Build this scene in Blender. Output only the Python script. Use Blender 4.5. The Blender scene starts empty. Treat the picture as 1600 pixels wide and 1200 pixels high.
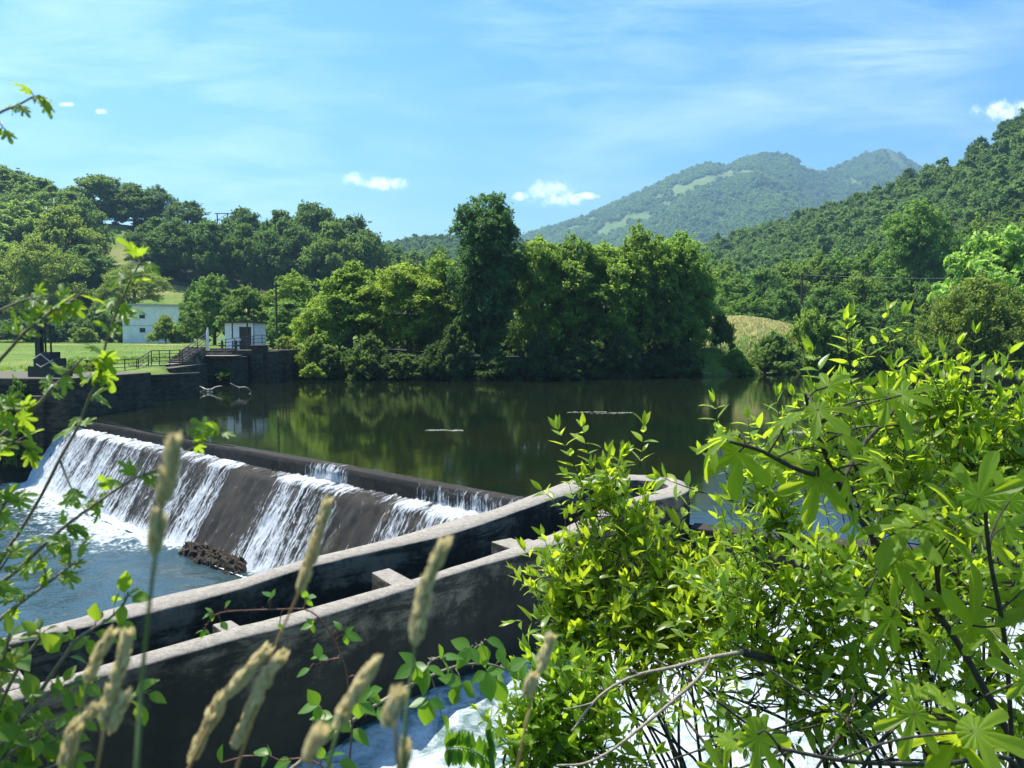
import bpy, bmesh, math, random
import numpy as np
from mathutils import Vector, Matrix, Quaternion
R = math.radians
rng = np.random.default_rng(7)
random.seed(7)
sc = bpy.context.scene
col = sc.collection

# ------------------------------------------------------------------ camera
CAM = np.array([0.0, 0.0, 4.0]); FPX = 1200.0; PITCH = math.atan(70 / 1200)
cd = bpy.data.cameras.new('camera'); cam = bpy.data.objects.new('camera', cd); col.objects.link(cam)
cam.location = CAM; cam.rotation_euler = (R(90) - PITCH, 0, 0)
cd.sensor_width = 36; cd.lens = 27.0; cd.clip_start = 0.05; cd.clip_end = 20000
cd.dof.use_dof = True; cd.dof.focus_distance = 9.0; cd.dof.aperture_fstop = 8.0
sc.camera = cam
_F = np.array([0, math.cos(PITCH), -math.sin(PITCH)]); _U = np.array([0, math.sin(PITCH), math.cos(PITCH)])
def ray(u, v):
    return np.array([1.0, 0, 0]) * ((u - 800) / FPX) + _U * ((600 - v) / FPX) + _F
def at_z(u, v, z):
    d = ray(u, v); return CAM + d * ((z - CAM[2]) / d[2])
def at_y(u, v, y):
    d = ray(u, v); return CAM + d * (y / d[1])
def zpix(v, y):                    # height seen at picture row v, distance y
    return at_y(800, v, y)[2]

# ------------------------------------------------------------------ helpers
def sstep(a, b, x):
    t = np.clip((np.asarray(x, float) - a) / (b - a), 0, 1); return t * t * (3 - 2 * t)
def pmesh(name, verts, faces=None, quads=None, tris=None, smooth=False, rnd=None, uv=None, attrs=None):
    me = bpy.data.meshes.new(name)
    verts = np.asarray(verts, np.float32)
    if faces is not None:
        me.from_pydata([tuple(map(float, v)) for v in verts], [], faces)
    else:
        F = quads if quads is not None else tris
        F = np.asarray(F, np.int32); k = F.shape[1]
        me.vertices.add(len(verts)); me.vertices.foreach_set('co', verts.ravel())
        me.loops.add(F.size); me.loops.foreach_set('vertex_index', F.ravel())
        me.polygons.add(len(F))
        me.polygons.foreach_set('loop_start', np.arange(0, F.size, k, dtype=np.int32))
        me.update(calc_edges=True)
    if smooth:
        me.polygons.foreach_set('use_smooth', np.ones(len(me.polygons), bool))
    a = dict(attrs or {})
    if rnd is not None: a['rnd'] = rnd
    for k_, val in a.items():
        at = me.attributes.new(k_, 'FLOAT', 'POINT'); at.data.foreach_set('value', np.asarray(val, np.float32))
    if uv is not None:
        l = me.uv_layers.new(name='UVMap'); li = np.empty(len(me.loops), np.int32); me.loops.foreach_get('vertex_index', li)
        l.data.foreach_set('uv', np.asarray(uv, np.float32)[li].ravel())
    me.update()
    return me
def tag(o, label=None, cat=None, group=None, kind=None):
    if label: o['label'] = label
    if cat: o['category'] = cat
    if group: o['group'] = group
    if kind: o['kind'] = kind
    return o
def link(name, me, mat=None, parent=None, loc=None):
    o = bpy.data.objects.new(name, me)
    if mat is not None and me is not None and len(me.materials) == 0: me.materials.append(mat)
    col.objects.link(o)
    if parent is not None: o.parent = parent
    if loc is not None: o.location = loc
    return o
def empty(name, loc=(0, 0, 0), rz=0.0, label=None, cat=None, group=None):
    o = bpy.data.objects.new(name, None); o.empty_display_size = .2; col.objects.link(o)
    o.location = loc; o.rotation_euler = (0, 0, rz)
    return tag(o, label, cat, group)
class MB:                           # collects shapes into one mesh
    def __init__(s): s.v = []; s.f = []
    def add(s, v, f):
        n = len(s.v); s.v += [tuple(map(float, p)) for p in v]; s.f += [tuple(i + n for i in q) for q in f]
    def box(s, a, b, rz=0, bev=0):
        x0, y0, z0 = a; x1, y1, z1 = b
        v = [(x0,y0,z0),(x1,y0,z0),(x1,y1,z0),(x0,y1,z0),(x0,y0,z1),(x1,y0,z1),(x1,y1,z1),(x0,y1,z1)]
        if rz:
            c, q = math.cos(rz), math.sin(rz); v = [(x*c-y*q, x*q+y*c, z) for x, y, z in v]
        s.add(v, [(0,3,2,1),(4,5,6,7),(0,1,5,4),(1,2,6,5),(2,3,7,6),(3,0,4,7)])
    def prism(s, poly, z0, z1):
        n = len(poly); z1 = z1 if hasattr(z1, '__len__') else [z1] * n
        v = [(p[0], p[1], z0) for p in poly] + [(p[0], p[1], z) for p, z in zip(poly, z1)]
        f = [tuple(range(n - 1, -1, -1)), tuple(range(n, 2 * n))] + [(i, (i+1) % n, n + (i+1) % n, n + i) for i in range(n)]
        s.add(v, f)
    def tube(s, pts, rad, n=6, cap=True):
        pts = np.asarray(pts, float); m = len(pts)
        rad = np.broadcast_to(np.asarray(rad, float), (m,))
        T = np.gradient(pts, axis=0); T /= np.linalg.norm(T, axis=1, keepdims=True) + 1e-9
        up = np.array([0, 0, 1.0]) if abs(T[0][2]) < .9 else np.array([1.0, 0, 0])
        A = np.cross(T[0], up); A /= np.linalg.norm(A); V = []
        for i in range(m):
            A = A - T[i] * A.dot(T[i]); A /= np.linalg.norm(A) + 1e-9; B = np.cross(T[i], A)
            for k in range(n):
                an = 2 * math.pi * k / n; V.append(pts[i] + rad[i] * (A * math.cos(an) + B * math.sin(an)))
        F = [(i*n+k, i*n+(k+1) % n, (i+1)*n+(k+1) % n, (i+1)*n+k) for i in range(m-1) for k in range(n)]
        if cap: F += [tuple(range(n-1, -1, -1)), tuple((m-1)*n+k for k in range(n))]
        s.add(V, F)
    def mesh(s, name, smooth=False): return pmesh(name, s.v, faces=s.f, smooth=smooth)
    def build(s, name, mat, parent=None, smooth=False, bevel=0, loc=None):
        o = link(name, s.mesh(name, smooth), mat, parent, loc)
        if bevel:
            b = o.modifiers.new('b', 'BEVEL'); b.width = bevel; b.segments = 2; b.limit_method = 'ANGLE'; b.angle_limit = R(40)
        return o
def spline(pts, n=6):               # Catmull-Rom through pts
    P = np.asarray(pts, float); P = np.vstack([2*P[0]-P[1], P, 2*P[-1]-P[-2]]); out = []
    for i in range(1, len(P) - 2):
        for t in np.arange(n) / n:
            a, b, c, d = P[i-1], P[i], P[i+1], P[i+2]
            out.append(.5*((2*b)+(-a+c)*t+(2*a-5*b+4*c-d)*t*t+(-a+3*b-3*c+d)*t**3))
    out.append(P[-2]); return np.array(out)
def basis(d, nrm):                  # rows N x 3x3 with columns (side, along, normal)
    d = d / (np.linalg.norm(d, axis=1, keepdims=True) + 1e-9)
    nrm = nrm - d * (nrm * d).sum(1, keepdims=True); nrm = nrm / (np.linalg.norm(nrm, axis=1, keepdims=True) + 1e-9)
    s = np.cross(d, nrm); return np.stack([s, d, nrm], axis=2)
def scatter(tv, tf, pos, M, scale):  # copies of a template: verts, faces, and each copy's index per vertex
    tv = np.asarray(tv, float); tf = np.asarray(tf, np.int32); N, k = len(pos), len(tv)
    scale = np.asarray(scale, float); scale = scale[:, None] * np.ones(3) if scale.ndim == 1 else scale
    L = tv[None] * scale[:, None, :]
    V = np.einsum('nij,nkj->nki', M, L) + np.asarray(pos)[:, None, :]
    F = tf[None] + (np.arange(N) * k)[:, None, None]
    return V.reshape(-1, 3), F.reshape(-1, tf.shape[1]), np.repeat(np.arange(N), k)
def rdir(n, g=None):
    g = g or rng; d = g.normal(size=(n, 3)); return d / np.linalg.norm(d, axis=1, keepdims=True)
# smooth value noise, numpy
_perm = np.random.default_rng(3).random((256, 256))
def vnoise(x, y):
    xi = np.floor(x).astype(int); yi = np.floor(y).astype(int); fx = x - xi; fy = y - yi
    fx = fx*fx*(3-2*fx); fy = fy*fy*(3-2*fy); g = lambda i, j: _perm[i % 256, j % 256]
    return (g(xi,yi)*(1-fx)+g(xi+1,yi)*fx)*(1-fy)+(g(xi,yi+1)*(1-fx)+g(xi+1,yi+1)*fx)*fy
def fbm(x, y, o=4):
    r = 0; a = .5; x = np.asarray(x, float); y = np.asarray(y, float)
    for i in range(o): r = r + a * vnoise(x + 17*i, y + 31*i); x = x*2.03; y = y*2.03; a *= .5
    return r

# ------------------------------------------------------------------ node helpers
def mat(name):
    m = bpy.data.materials.new(name); m.use_nodes = True; t = m.node_tree; t.nodes.clear()
    o = t.nodes.new('ShaderNodeOutputMaterial'); return m, t, o
def N(t, typ, **kw):
    n = t.nodes.new('ShaderNode' + typ)
    for k, v in kw.items():
        if k.startswith('i_'):
            key = k[2:].replace('_', ' ')
            n.inputs[int(key) if key.isdigit() else key].default_value = v
        else: setattr(n, k, v)
    return n
def L(t, a, b, sa=0, sb=0):
    t.links.new(a.outputs[sa], b.inputs[sb])
def ramp(t, stops, interp='LINEAR'):
    r = N(t, 'ValToRGB'); e = r.color_ramp.elements; r.color_ramp.interpolation = interp
    while len(e) < len(stops): e.new(.5)
    for q, (p, c) in zip(e, stops): q.position = p; q.color = (*c, 1) if len(c) == 3 else c
    return r
def noise(t, scale, detail=4, rough=.55, vec=None, sv=0, dim='3D'):
    n = N(t, 'TexNoise', i_Scale=scale, i_Detail=detail, i_Roughness=rough); n.noise_dimensions = dim
    if vec is not None: L(t, vec, n, sv, 'Vector')
    return n
def mixc(t, fac, a, b, mode='MIX'):
    m = N(t, 'MixRGB', blend_type=mode)
    for i, q in enumerate((fac, a, b)):
        if isinstance(q, tuple) and len(q) == 2 and hasattr(q[0], 'outputs'): L(t, q[0], m, q[1], i)
        elif hasattr(q, 'outputs'): L(t, q, m, 0, i)
        elif i == 0: m.inputs[0].default_value = q
        else: m.inputs[i].default_value = (*q, 1)
    return m
def simple(name, c, rough=.6, metal=0, bump=0, bscale=20, var=.25):
    m, t, o = mat(name); p = N(t, 'BsdfPrincipled', i_Roughness=rough, i_Metallic=metal)
    tc = N(t, 'TexCoord'); n = noise(t, bscale, 5, .6, tc, 'Object')
    r = ramp(t, [(.25, tuple(x*(1-var) for x in c)), (.75, tuple(min(1, x*(1+var)) for x in c))]); L(t, n, r, 0, 0); L(t, r, p, 0, 'Base Color')
    if bump: b = N(t, 'Bump', i_Strength=bump, i_Distance=.03); L(t, n, b, 0, 'Height'); L(t, b, p, 0, 'Normal')
    L(t, p, o); return m
def leafmat(name, dark, light, trans, tamt=.4, rough=.45, objcol=True, spec=.35, yellow=None, veins=False):
    m, t, o = mat(name); at = N(t, 'Attribute', attribute_name='rnd')
    stops = [(0, dark), (.85 if yellow else 1, light)] + ([(.97, light), (1, yellow)] if yellow else [])
    r = ramp(t, stops); L(t, at, r, 'Fac', 0)
    c = r
    tr = mixc(t, .75, r, trans, 'MIX')
    if objcol:
        oi = N(t, 'ObjectInfo'); c = mixc(t, 1.0, r, (oi, 'Color'), 'MULTIPLY'); tr = mixc(t, 1.0, tr, (oi, 'Color'), 'MULTIPLY')
    if veins:                        # pale midrib, by the leaf's own across-coordinate
        ac = N(t, 'Attribute', attribute_name='mid'); rr = ramp(t, [(0, (.75, .75, .75)), (.06, (0, 0, 0))]); L(t, ac, rr, 'Fac', 0)
        c = mixc(t, (rr, 0), c, tuple(min(1, x*1.6+.05) for x in light))
    p = N(t, 'BsdfPrincipled', i_Roughness=rough); p.inputs['Specular IOR Level'].default_value = spec
    L(t, c, p, 0, 'Base Color')
    tl = N(t, 'BsdfTranslucent'); L(t, tr, tl, 0, 0)
    ms = N(t, 'MixShader', i_0=tamt); L(t, p, ms, 0, 1); L(t, tl, ms, 0, 2); L(t, ms, o)
    return m
# ------------------------------------------------------------------ sun, sky, air
SUN_AZ, SUN_EL = R(-55), R(64)      # azimuth from the view direction, to the left
sl = bpy.data.lights.new('sun', 'SUN'); sl.energy = 4.6; sl.angle = R(.53); sl.color = (1, .95, .86)
so = bpy.data.objects.new('sun', sl); col.objects.link(so)
sd = Vector((math.sin(SUN_AZ)*math.cos(SUN_EL), math.cos(SUN_AZ)*math.cos(SUN_EL), math.sin(SUN_EL)))
so.rotation_euler = (-sd).to_track_quat('-Z', 'Y').to_euler()
w = bpy.data.worlds.new('World'); sc.world = w; w.use_nodes = True; t = w.node_tree; t.nodes.clear()
sky = N(t, 'TexSky', sky_type='NISHITA'); sky.sun_disc = False; sky.sun_elevation = SUN_EL; sky.sun_rotation = SUN_AZ
sky.air_density = 1.0; sky.dust_density = .6; sky.ozone_density = 2.0
tc = N(t, 'TexCoord')
hs = N(t, 'HueSaturation', i_Hue=.499, i_Saturation=1.48, i_Value=1.08); L(t, sky, hs, 0, 'Color')
# direction projected on a cloud layer: (x/y, z/y) keeps features where they hang in the sky
sx = N(t, 'SeparateXYZ'); L(t, tc, sx, 'Generated')
def math_(op, a, b=None, clamp=False):
    m = N(t, 'Math', operation=op, use_clamp=clamp)
    for i, q in enumerate((a, b)):
        if q is None: continue
        if isinstance(q, (int, float)): m.inputs[i].default_value = q
        elif isinstance(q, tuple): L(t, q[0], m, q[1], i)
        else: L(t, q, m, 0, i)
    return m
ym = math_('MAXIMUM', (sx, 1), .05)
ax = math_('DIVIDE', (sx, 0), ym); az = math_('DIVIDE', (sx, 2), ym)
cv = N(t, 'CombineXYZ'); L(t, ax, cv, 0, 0); L(t, az, cv, 0, 1)
# thin high cirrus: long streaks rising to the right
mp = N(t, 'Mapping'); mp.inputs['Rotation'].default_value = (0, 0, R(-17)); mp.inputs['Scale'].default_value = (1.6, 8.0, 1); L(t, cv, mp)
n1 = noise(t, 2.3, 10, .66, mp); n1.inputs['Distortion'].default_value = .5
n2 = noise(t, 2.2, 3, .5, cv)
r1 = ramp(t, [(.42, (0, 0, 0)), (.74, (1, 1, 1))]); L(t, n1, r1)
r2 = ramp(t, [(.34, (0, 0, 0)), (.66, (1, 1, 1))]); L(t, n2, r2)
ci = math_('MULTIPLY', r1, r2); ci = math_('MULTIPLY', ci, .38)
# one long band of veil across the right-hand sky
bl = math_('MULTIPLY', ax, .29); bl = math_('SUBTRACT', az, bl); bl = math_('SUBTRACT', bl, .215); bl = math_('ABSOLUTE', bl)
bl = math_('DIVIDE', bl, .05); bl = math_('SUBTRACT', 1, bl, True); bl = math_('MULTIPLY', bl, n1); 
bx = N(t, 'MapRange', i_From_Min=.0, i_From_Max=.25); L(t, ax, bx); bl = math_('MULTIPLY', bl, bx); bl = math_('MULTIPLY', bl, .34)
ci = math_('ADD', ci, bl, True)
# small cumulus: (azimuth, elevation, half width, half height)
nz = noise(t, 75, 9, .7, cv); nz.inputs['Distortion'].default_value = .5; nzb = noise(t, 26, 4, .55, cv)
tot = None
for (cu, cvv, hw, hh) in ((552, 281, 22, 11), (600, 286, 44, 12), (858, 300, 40, 20), (880, 311, 34, 11), (815, 307, 16, 8), (915, 306, 22, 6), (1582, 174, 62, 18), (104, 163, 14, 4), (158, 174, 11, 5)):
    d = ray(cu, cvv); a0, e0 = d[0]/d[1], d[2]/d[1]
    dx = math_('SUBTRACT', ax, a0); dx = math_('DIVIDE', dx, hw/1200); dx = math_('MULTIPLY', dx, dx)
    dy = math_('SUBTRACT', az, e0); dy = math_('DIVIDE', dy, hh/1200); dy = math_('MULTIPLY', dy, dy)
    f = math_('ADD', dx, dy); f = math_('SUBTRACT', 1.15, f)
    tot = f if tot is None else math_('MAXIMUM', tot, f)
q = math_('SUBTRACT', nz, .5); q = math_('MULTIPLY', q, 3.2); q2 = math_('SUBTRACT', nzb, .5); q2 = math_('MULTIPLY', q2, 2.6)
tot = math_('ADD', tot, q); tot = math_('ADD', tot, q2)
cm = N(t, 'MapRange', i_From_Min=.0, i_From_Max=2.3, interpolation_type='SMOOTHSTEP'); L(t, tot, cm)
fr = N(t, 'MapRange', i_From_Min=.0, i_From_Max=.05); L(t, (sx), fr, 1, 0); cmf = math_('MULTIPLY', cm, fr)
mx = mixc(t, (ci, 0), (hs, 0), (9.5, 10.6, 11.4)); mx2 = mixc(t, (cmf, 0), (mx, 0), (15, 15.2, 15.4))
bg = N(t, 'Background', i_Strength=.086); L(t, mx2, bg); wo = N(t, 'OutputWorld'); L(t, bg, wo)
sc.view_settings.view_transform = 'Standard'; sc.view_settings.look = 'None'; sc.view_settings.gamma = 1; sc.view_settings.exposure = EXPO = 1.17
sc.render.engine = 'CYCLES'; sc.cycles.use_denoising = True; sc.cycles.max_bounces = 8; sc.cycles.transparent_max_bounces = 24
sc.cycles.volume_bounces = 0; sc.cycles.caustics_reflective = False; sc.cycles.caustics_refractive = False; sc.cycles.sample_clamp_indirect = 6
HAZE = True
if HAZE:
    b = MB(); b.box((-4200, -300, -8), (4200, 4600, 900)); m, t, o = mat('haze_air'); v = N(t, 'VolumePrincipled')
    v.inputs['Color'].default_value = (.42, .72, 1, 1); v.inputs['Density'].default_value = 0.00021; v.inputs['Anisotropy'].default_value = .35
    L(t, v, o, 0, 'Volume'); h = b.build('haze', m); tag(h, kind='stuff', label='pale blue haze in the air over the far hills', cat='haze')

# ------------------------------------------------------------------ materials
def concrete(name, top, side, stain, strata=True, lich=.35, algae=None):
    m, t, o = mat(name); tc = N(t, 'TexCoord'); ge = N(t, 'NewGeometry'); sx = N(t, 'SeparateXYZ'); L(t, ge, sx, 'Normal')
    up = N(t, 'MapRange', i_From_Min=.4, i_From_Max=.8); L(t, sx, up, 2, 0)  # side faces coloured darker than tops: stains plus painted shade
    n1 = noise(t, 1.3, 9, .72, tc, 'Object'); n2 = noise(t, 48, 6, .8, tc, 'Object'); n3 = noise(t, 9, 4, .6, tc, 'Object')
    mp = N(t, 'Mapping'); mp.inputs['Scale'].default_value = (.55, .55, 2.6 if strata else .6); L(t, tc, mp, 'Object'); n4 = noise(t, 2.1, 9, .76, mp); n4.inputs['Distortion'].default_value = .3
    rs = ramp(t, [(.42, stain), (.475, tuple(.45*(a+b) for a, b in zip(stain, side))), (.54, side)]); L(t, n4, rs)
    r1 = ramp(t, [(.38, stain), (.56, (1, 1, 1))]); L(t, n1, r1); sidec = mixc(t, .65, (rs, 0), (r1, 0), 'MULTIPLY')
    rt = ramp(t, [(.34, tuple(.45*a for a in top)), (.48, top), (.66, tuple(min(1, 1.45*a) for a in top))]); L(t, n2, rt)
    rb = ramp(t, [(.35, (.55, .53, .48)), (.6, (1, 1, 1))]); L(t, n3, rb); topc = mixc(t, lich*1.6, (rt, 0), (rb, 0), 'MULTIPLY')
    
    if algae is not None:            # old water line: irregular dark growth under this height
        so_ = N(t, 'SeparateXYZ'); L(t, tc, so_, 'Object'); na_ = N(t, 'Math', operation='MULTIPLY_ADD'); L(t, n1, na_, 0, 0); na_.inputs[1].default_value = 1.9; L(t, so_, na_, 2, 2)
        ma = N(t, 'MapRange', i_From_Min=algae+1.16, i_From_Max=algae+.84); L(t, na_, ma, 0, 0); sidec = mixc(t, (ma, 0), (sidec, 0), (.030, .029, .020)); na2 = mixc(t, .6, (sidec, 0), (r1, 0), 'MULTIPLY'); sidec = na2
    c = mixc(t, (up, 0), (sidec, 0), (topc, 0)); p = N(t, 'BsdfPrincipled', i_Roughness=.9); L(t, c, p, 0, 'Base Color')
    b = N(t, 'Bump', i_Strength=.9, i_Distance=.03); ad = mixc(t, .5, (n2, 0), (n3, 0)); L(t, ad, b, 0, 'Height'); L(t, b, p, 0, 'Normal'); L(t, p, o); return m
M = {}
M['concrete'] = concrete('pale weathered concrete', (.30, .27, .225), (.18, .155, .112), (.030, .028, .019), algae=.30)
M['wet_concrete'] = concrete('dark wet concrete', (.040, .028, .016), (.034, .025, .015), (.010, .008, .005))
M['stone'] = concrete('dark mossy masonry', (.11, .10, .065), (.080, .066, .044), (.020, .020, .011))
M['house_white'] = simple('old whitewash', (.82, .82, .80), .85, bscale=1.1, var=.14)
M['roof_grey'] = simple('grey roof sheet', (.42, .41, .38), .8, bscale=6)
M['dark'] = simple('dark window hollow', (.02, .022, .025), .5)
M['white_paint'] = simple('white painted boards', (.86, .87, .88), .6, bscale=3, var=.08)
M['iron'] = simple('dark painted iron', (.022, .024, .024), .5, bump=.2)
M['wood_pole'] = simple('tarred wood', (.045, .042, .038), .8, bump=.4)
M['bark'] = simple('tree bark', (.075, .062, .045), .95, bump=.8, bscale=14, var=.5)
M['bark_green'] = simple('young green brown bark', (.19, .16, .11), .8, bump=.4, bscale=60, var=.35)
M['bark_pale'] = simple('pale dry bark', (.30, .25, .18), .85, bump=.5, bscale=60, var=.35)
M['bark_dark'] = simple('dark twig bark', (.04, .034, .026), .85, bump=.5, bscale=50, var=.4)
M['driftwood'] = simple('bleached driftwood', (.42, .39, .34), .9, bump=.4, bscale=12)
M['red_stem'] = simple('reddish bramble stem', (.17, .075, .05), .6, bscale=30, var=.4)
M['rust'] = simple('rusty brick', (.22, .11, .06), .9, bump=.4)
M['leaf_far'] = leafmat('broadleaf foliage', (.055, .115, .03), (.145, .24, .06), (.34, .52, .09), .52, .5)
M['leaf_hill'] = leafmat('hillside foliage', (.045, .095, .03), (.105, .19, .055), (.26, .40, .08), .42, .7, spec=.2)
M['leaf_shrub'] = leafmat('lance leaf', (.085, .160, .016), (.195, .300, .030), (.62, .78, .03), .56, .34, objcol=True, spec=.5, yellow=(.36, .34, .05), veins=True)
M['leaf_fig'] = leafmat('fig leaf', (.085, .160, .018), (.175, .275, .030), (.66, .82, .03), .60, .42, objcol=False, spec=.2, veins=True)
M['leaf_haw'] = leafmat('hawthorn leaf', (.05, .12, .015), (.12, .22, .025), (.52, .72, .03), .52, .40, objcol=False, spec=.45, yellow=(.42, .24, .04), veins=True)
M['leaf_bramble'] = leafmat('bramble leaf', (.045, .13, .018), (.11, .23, .03), (.40, .68, .03), .48, .42, objcol=False, spec=.45, veins=True)
M['seed'] = leafmat('dry grass seed', (.62, .54, .32), (.88, .82, .60), (1.0, .92, .62), .62, .8, objcol=False, spec=.1)
M['grass_stem'] = simple('drying grass stem', (.30, .19, .07), .6, bscale=15)
M['grass_green'] = simple('green grass stem', (.12, .17, .05), .6, bscale=15)

def water(name, col_, bump, dist, scale, rough=.015, stretch=(1, 1, 1), foam=False, ior=1.333, rot=0):
    m, t, o = mat(name); tc = N(t, 'TexCoord'); mp = N(t, 'Mapping'); mp.inputs['Scale'].default_value = stretch; mp.inputs['Rotation'].default_value = (0, 0, rot); L(t, tc, mp, 'Object')
    n1 = noise(t, scale, 3, .5, mp); n2 = noise(t, scale*.13, 4, .5, mp); 
    ad = N(t, 'Math', operation='MULTIPLY_ADD'); L(t, n1, ad, 0, 0); ad.inputs[1].default_value = .45; L(t, n2, ad, 0, 2)
    mq = N(t, 'Mapping'); mq.inputs['Scale'].default_value = (.45, 1.6, 1); L(t, tc, mq, 'Object'); n3 = noise(t, .09, 4, .6, mq); r3 = ramp(t, [(.40, (.2, .2, .2)), (.60, (.5, .5, .5)), (.70, (1, 1, 1))]); L(t, n3, r3)
    b = N(t, 'Bump', i_Distance=dist); L(t, ad, b, 0, 'Height')
    bs = N(t, 'Math', operation='MULTIPLY'); bs.inputs[1].default_value = bump; L(t, r3, bs, 0, 0); L(t, bs, b, 0, 'Strength')
    p = N(t, 'BsdfPrincipled', i_Roughness=rough, i_IOR=ior); n5 = noise(t, .22, 4, .6, tc, 'Object')
    rc = ramp(t, [(.35, col_[0]), (.65, col_[1])]); L(t, n5, rc); L(t, b, p, 0, 'Normal')
    if not foam: L(t, rc, p, 0, 'Base Color'); L(t, p, o); return m
    at = N(t, 'Attribute', attribute_name='foam'); nf = noise(t, 3.2, 7, .72, tc, 'Object'); nf.inputs['Distortion'].default_value = .6; vf = N(t, 'TexVoronoi', i_Scale=5.5, feature='F1'); L(t, tc, vf, 'Object')
    nn = N(t, 'Math', operation='MULTIPLY_ADD'); L(t, vf, nn, 'Distance', 0); nn.inputs[1].default_value = -.28; L(t, nf, nn, 0, 2)
    s = N(t, 'Math', operation='ADD'); L(t, nn, s, 0, 0); L(t, at, s, 'Fac', 1)
    mr = N(t, 'MapRange', i_From_Min=.82, i_From_Max=1.18, interpolation_type='SMOOTHSTEP'); L(t, s, mr, 0, 0)
    p.inputs['Specular IOR Level'].default_value = .5 if rough < .1 else .15; L(t, rc, p, 0, 'Base Color'); fb = N(t, 'BsdfPrincipled', i_Roughness=.55); rf_ = ramp(t, [(.36, (.34, .46, .47)), (.50, (.62, .70, .71)), (.64, (.80, .85, .86))]); L(t, nf, rf_); L(t, rf_, fb, 0, 'Base Color')
    bf = N(t, 'Bump', i_Strength=1.0, i_Distance=.16); L(t, nf, bf, 0, 'Height'); L(t, bf, fb, 0, 'Normal')
    ms = N(t, 'MixShader'); L(t, mr, ms, 0, 0); L(t, p, ms, 0, 1); L(t, fb, ms, 0, 2); L(t, ms, o); return m
M['pool'] = water('still river water', ((.005, .011, .005), (.012, .014, .006)), .26, .05, 5.0, .012, (1, 1, 1))
M['tail'] = water('rippled tail water', ((.024, .050, .058), (.04, .072, .080)), 1.0, .17, 6.0, .04, foam=True)
M['race'] = water('foaming race water', ((.028, .075, .062), (.07, .14, .12)), .9, .12, 3.0, .3, foam=True)
M['dark_water'] = water('dark channel water', ((.006, .01, .008), (.01, .014, .01)), .1, .03, 4)
# ground: meadow greens, worn strips, hay where the mesh says so
m, t, o = mat('meadow ground'); tc = N(t, 'TexCoord'); n1 = noise(t, .16, 8, .72, tc, 'Object'); n2 = noise(t, 1.6, 7, .8, tc, 'Object')
r1 = ramp(t, [(.32, (.065, .135, .018)), (.5, (.12, .205, .030)), (.66, (.21, .24, .06))]); L(t, n1, r1)
r2 = ramp(t, [(.34, (.42, .45, .4)), (.62, (1.15, 1.12, 1.0))]); L(t, n2, r2); c = mixc(t, .8, (r1, 0), (r2, 0), 'MULTIPLY')
at = N(t, 'Attribute', attribute_name='dry'); rh = ramp(t, [(.3, (.26, .21, .075)), (.7, (.40, .33, .14))]); L(t, n2, rh); c2 = mixc(t, (at, 'Fac'), (c, 0), (rh, 0))
ah = N(t, 'Attribute', attribute_name='soil_shade'); c3 = mixc(t, (ah, 'Fac'), (c2, 0), (.035, .036, .022))
p = N(t, 'BsdfPrincipled', i_Roughness=.9); p.inputs['Specular IOR Level'].default_value = .2; L(t, c3, p, 0, 'Base Color')
b = N(t, 'Bump', i_Strength=.7, i_Distance=.15); L(t, n2, b, 0, 'Height'); L(t, b, p, 0, 'Normal'); L(t, p, o); M['ground'] = m
m, t, o = mat('forest floor and high pasture'); tc = N(t, 'TexCoord'); n1 = noise(t, .02, 6, .65, tc, 'Object'); n2 = noise(t, .15, 5, .7, tc, 'Object')
r1 = ramp(t, [(.35, (.03, .055, .016)), (.7, (.05, .085, .022))]); L(t, n2, r1); rp = ramp(t, [(.35, (.10, .155, .04)), (.7, (.16, .20, .065))]); L(t, n1, rp)
at = N(t, 'Attribute', attribute_name='open'); c = mixc(t, (at, 'Fac'), (r1, 0), (rp, 0)); p = N(t, 'BsdfPrincipled', i_Roughness=.95); p.inputs['Specular IOR Level'].default_value = .1
L(t, c, p, 0, 'Base Color'); L(t, p, o); M['hill'] = m
# ------------------------------------------------------------------ terrain
RIVER = np.array([(-24.5,46.8),(-21.6,53),(-26,66),(-23.4,71),(-21,77.5),(-12,76),(0,74.8),(12,78),(20.7,83),(29,87),(45,95),(58,106),(90,125),(150,150),
                  (150,105),(90,76),(60,51),(35,29),(18,17.5),(11,12.5),(8.2,9.2),(6.2,6.6),(3,5.8),(-3,5.2),(-8,4.4),(-20,1),(-60,-14),(-110,-20),
                  (-110,12),(-60,26),(-40,33),(-27,37.5),(-24.5,40)], float)
def sdist(x, y, P):                  # >0 outside the polygon
    x = np.asarray(x, float); y = np.asarray(y, float); d = np.full(x.shape, 1e9); ins = np.zeros(x.shape, bool); n = len(P)
    for i in range(n):
        ax_, ay_ = P[i]; bx_, by_ = P[(i+1) % n]; ex, ey = bx_-ax_, by_-ay_
        tt = np.clip(((x-ax_)*ex+(y-ay_)*ey)/(ex*ex+ey*ey), 0, 1); d = np.minimum(d, np.hypot(x-ax_-tt*ex, y-ay_-tt*ey))
        ins ^= ((ay_ > y) != (by_ > y)) & (x < ex*(y-ay_)/(ey+1e-12)+ax_)
    return np.where(ins, -d, d)
HL_U = [-400, 0, 150, 250, 330, 400, 490, 560, 600, 650, 720, 800]; HL_H = [54, 41, 39, 36, 31, 26, 25, 20, 15, 10, 5, 2]
HR_U = [860, 960, 1040, 1090, 1150, 1200, 1300, 1420, 1500, 1560, 1600, 1700, 1900]; HR_V = [470, 425, 395, 381, 366, 350, 315, 276, 248, 210, 182, 120, 20]
HR_D = [620, 600, 570, 540, 500, 475, 430, 395, 370, 350, 340, 330, 320]; HR_Y0 = [330, 300, 260, 235, 215, 205, 195, 185, 178, 172, 165, 150, 130]
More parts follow.
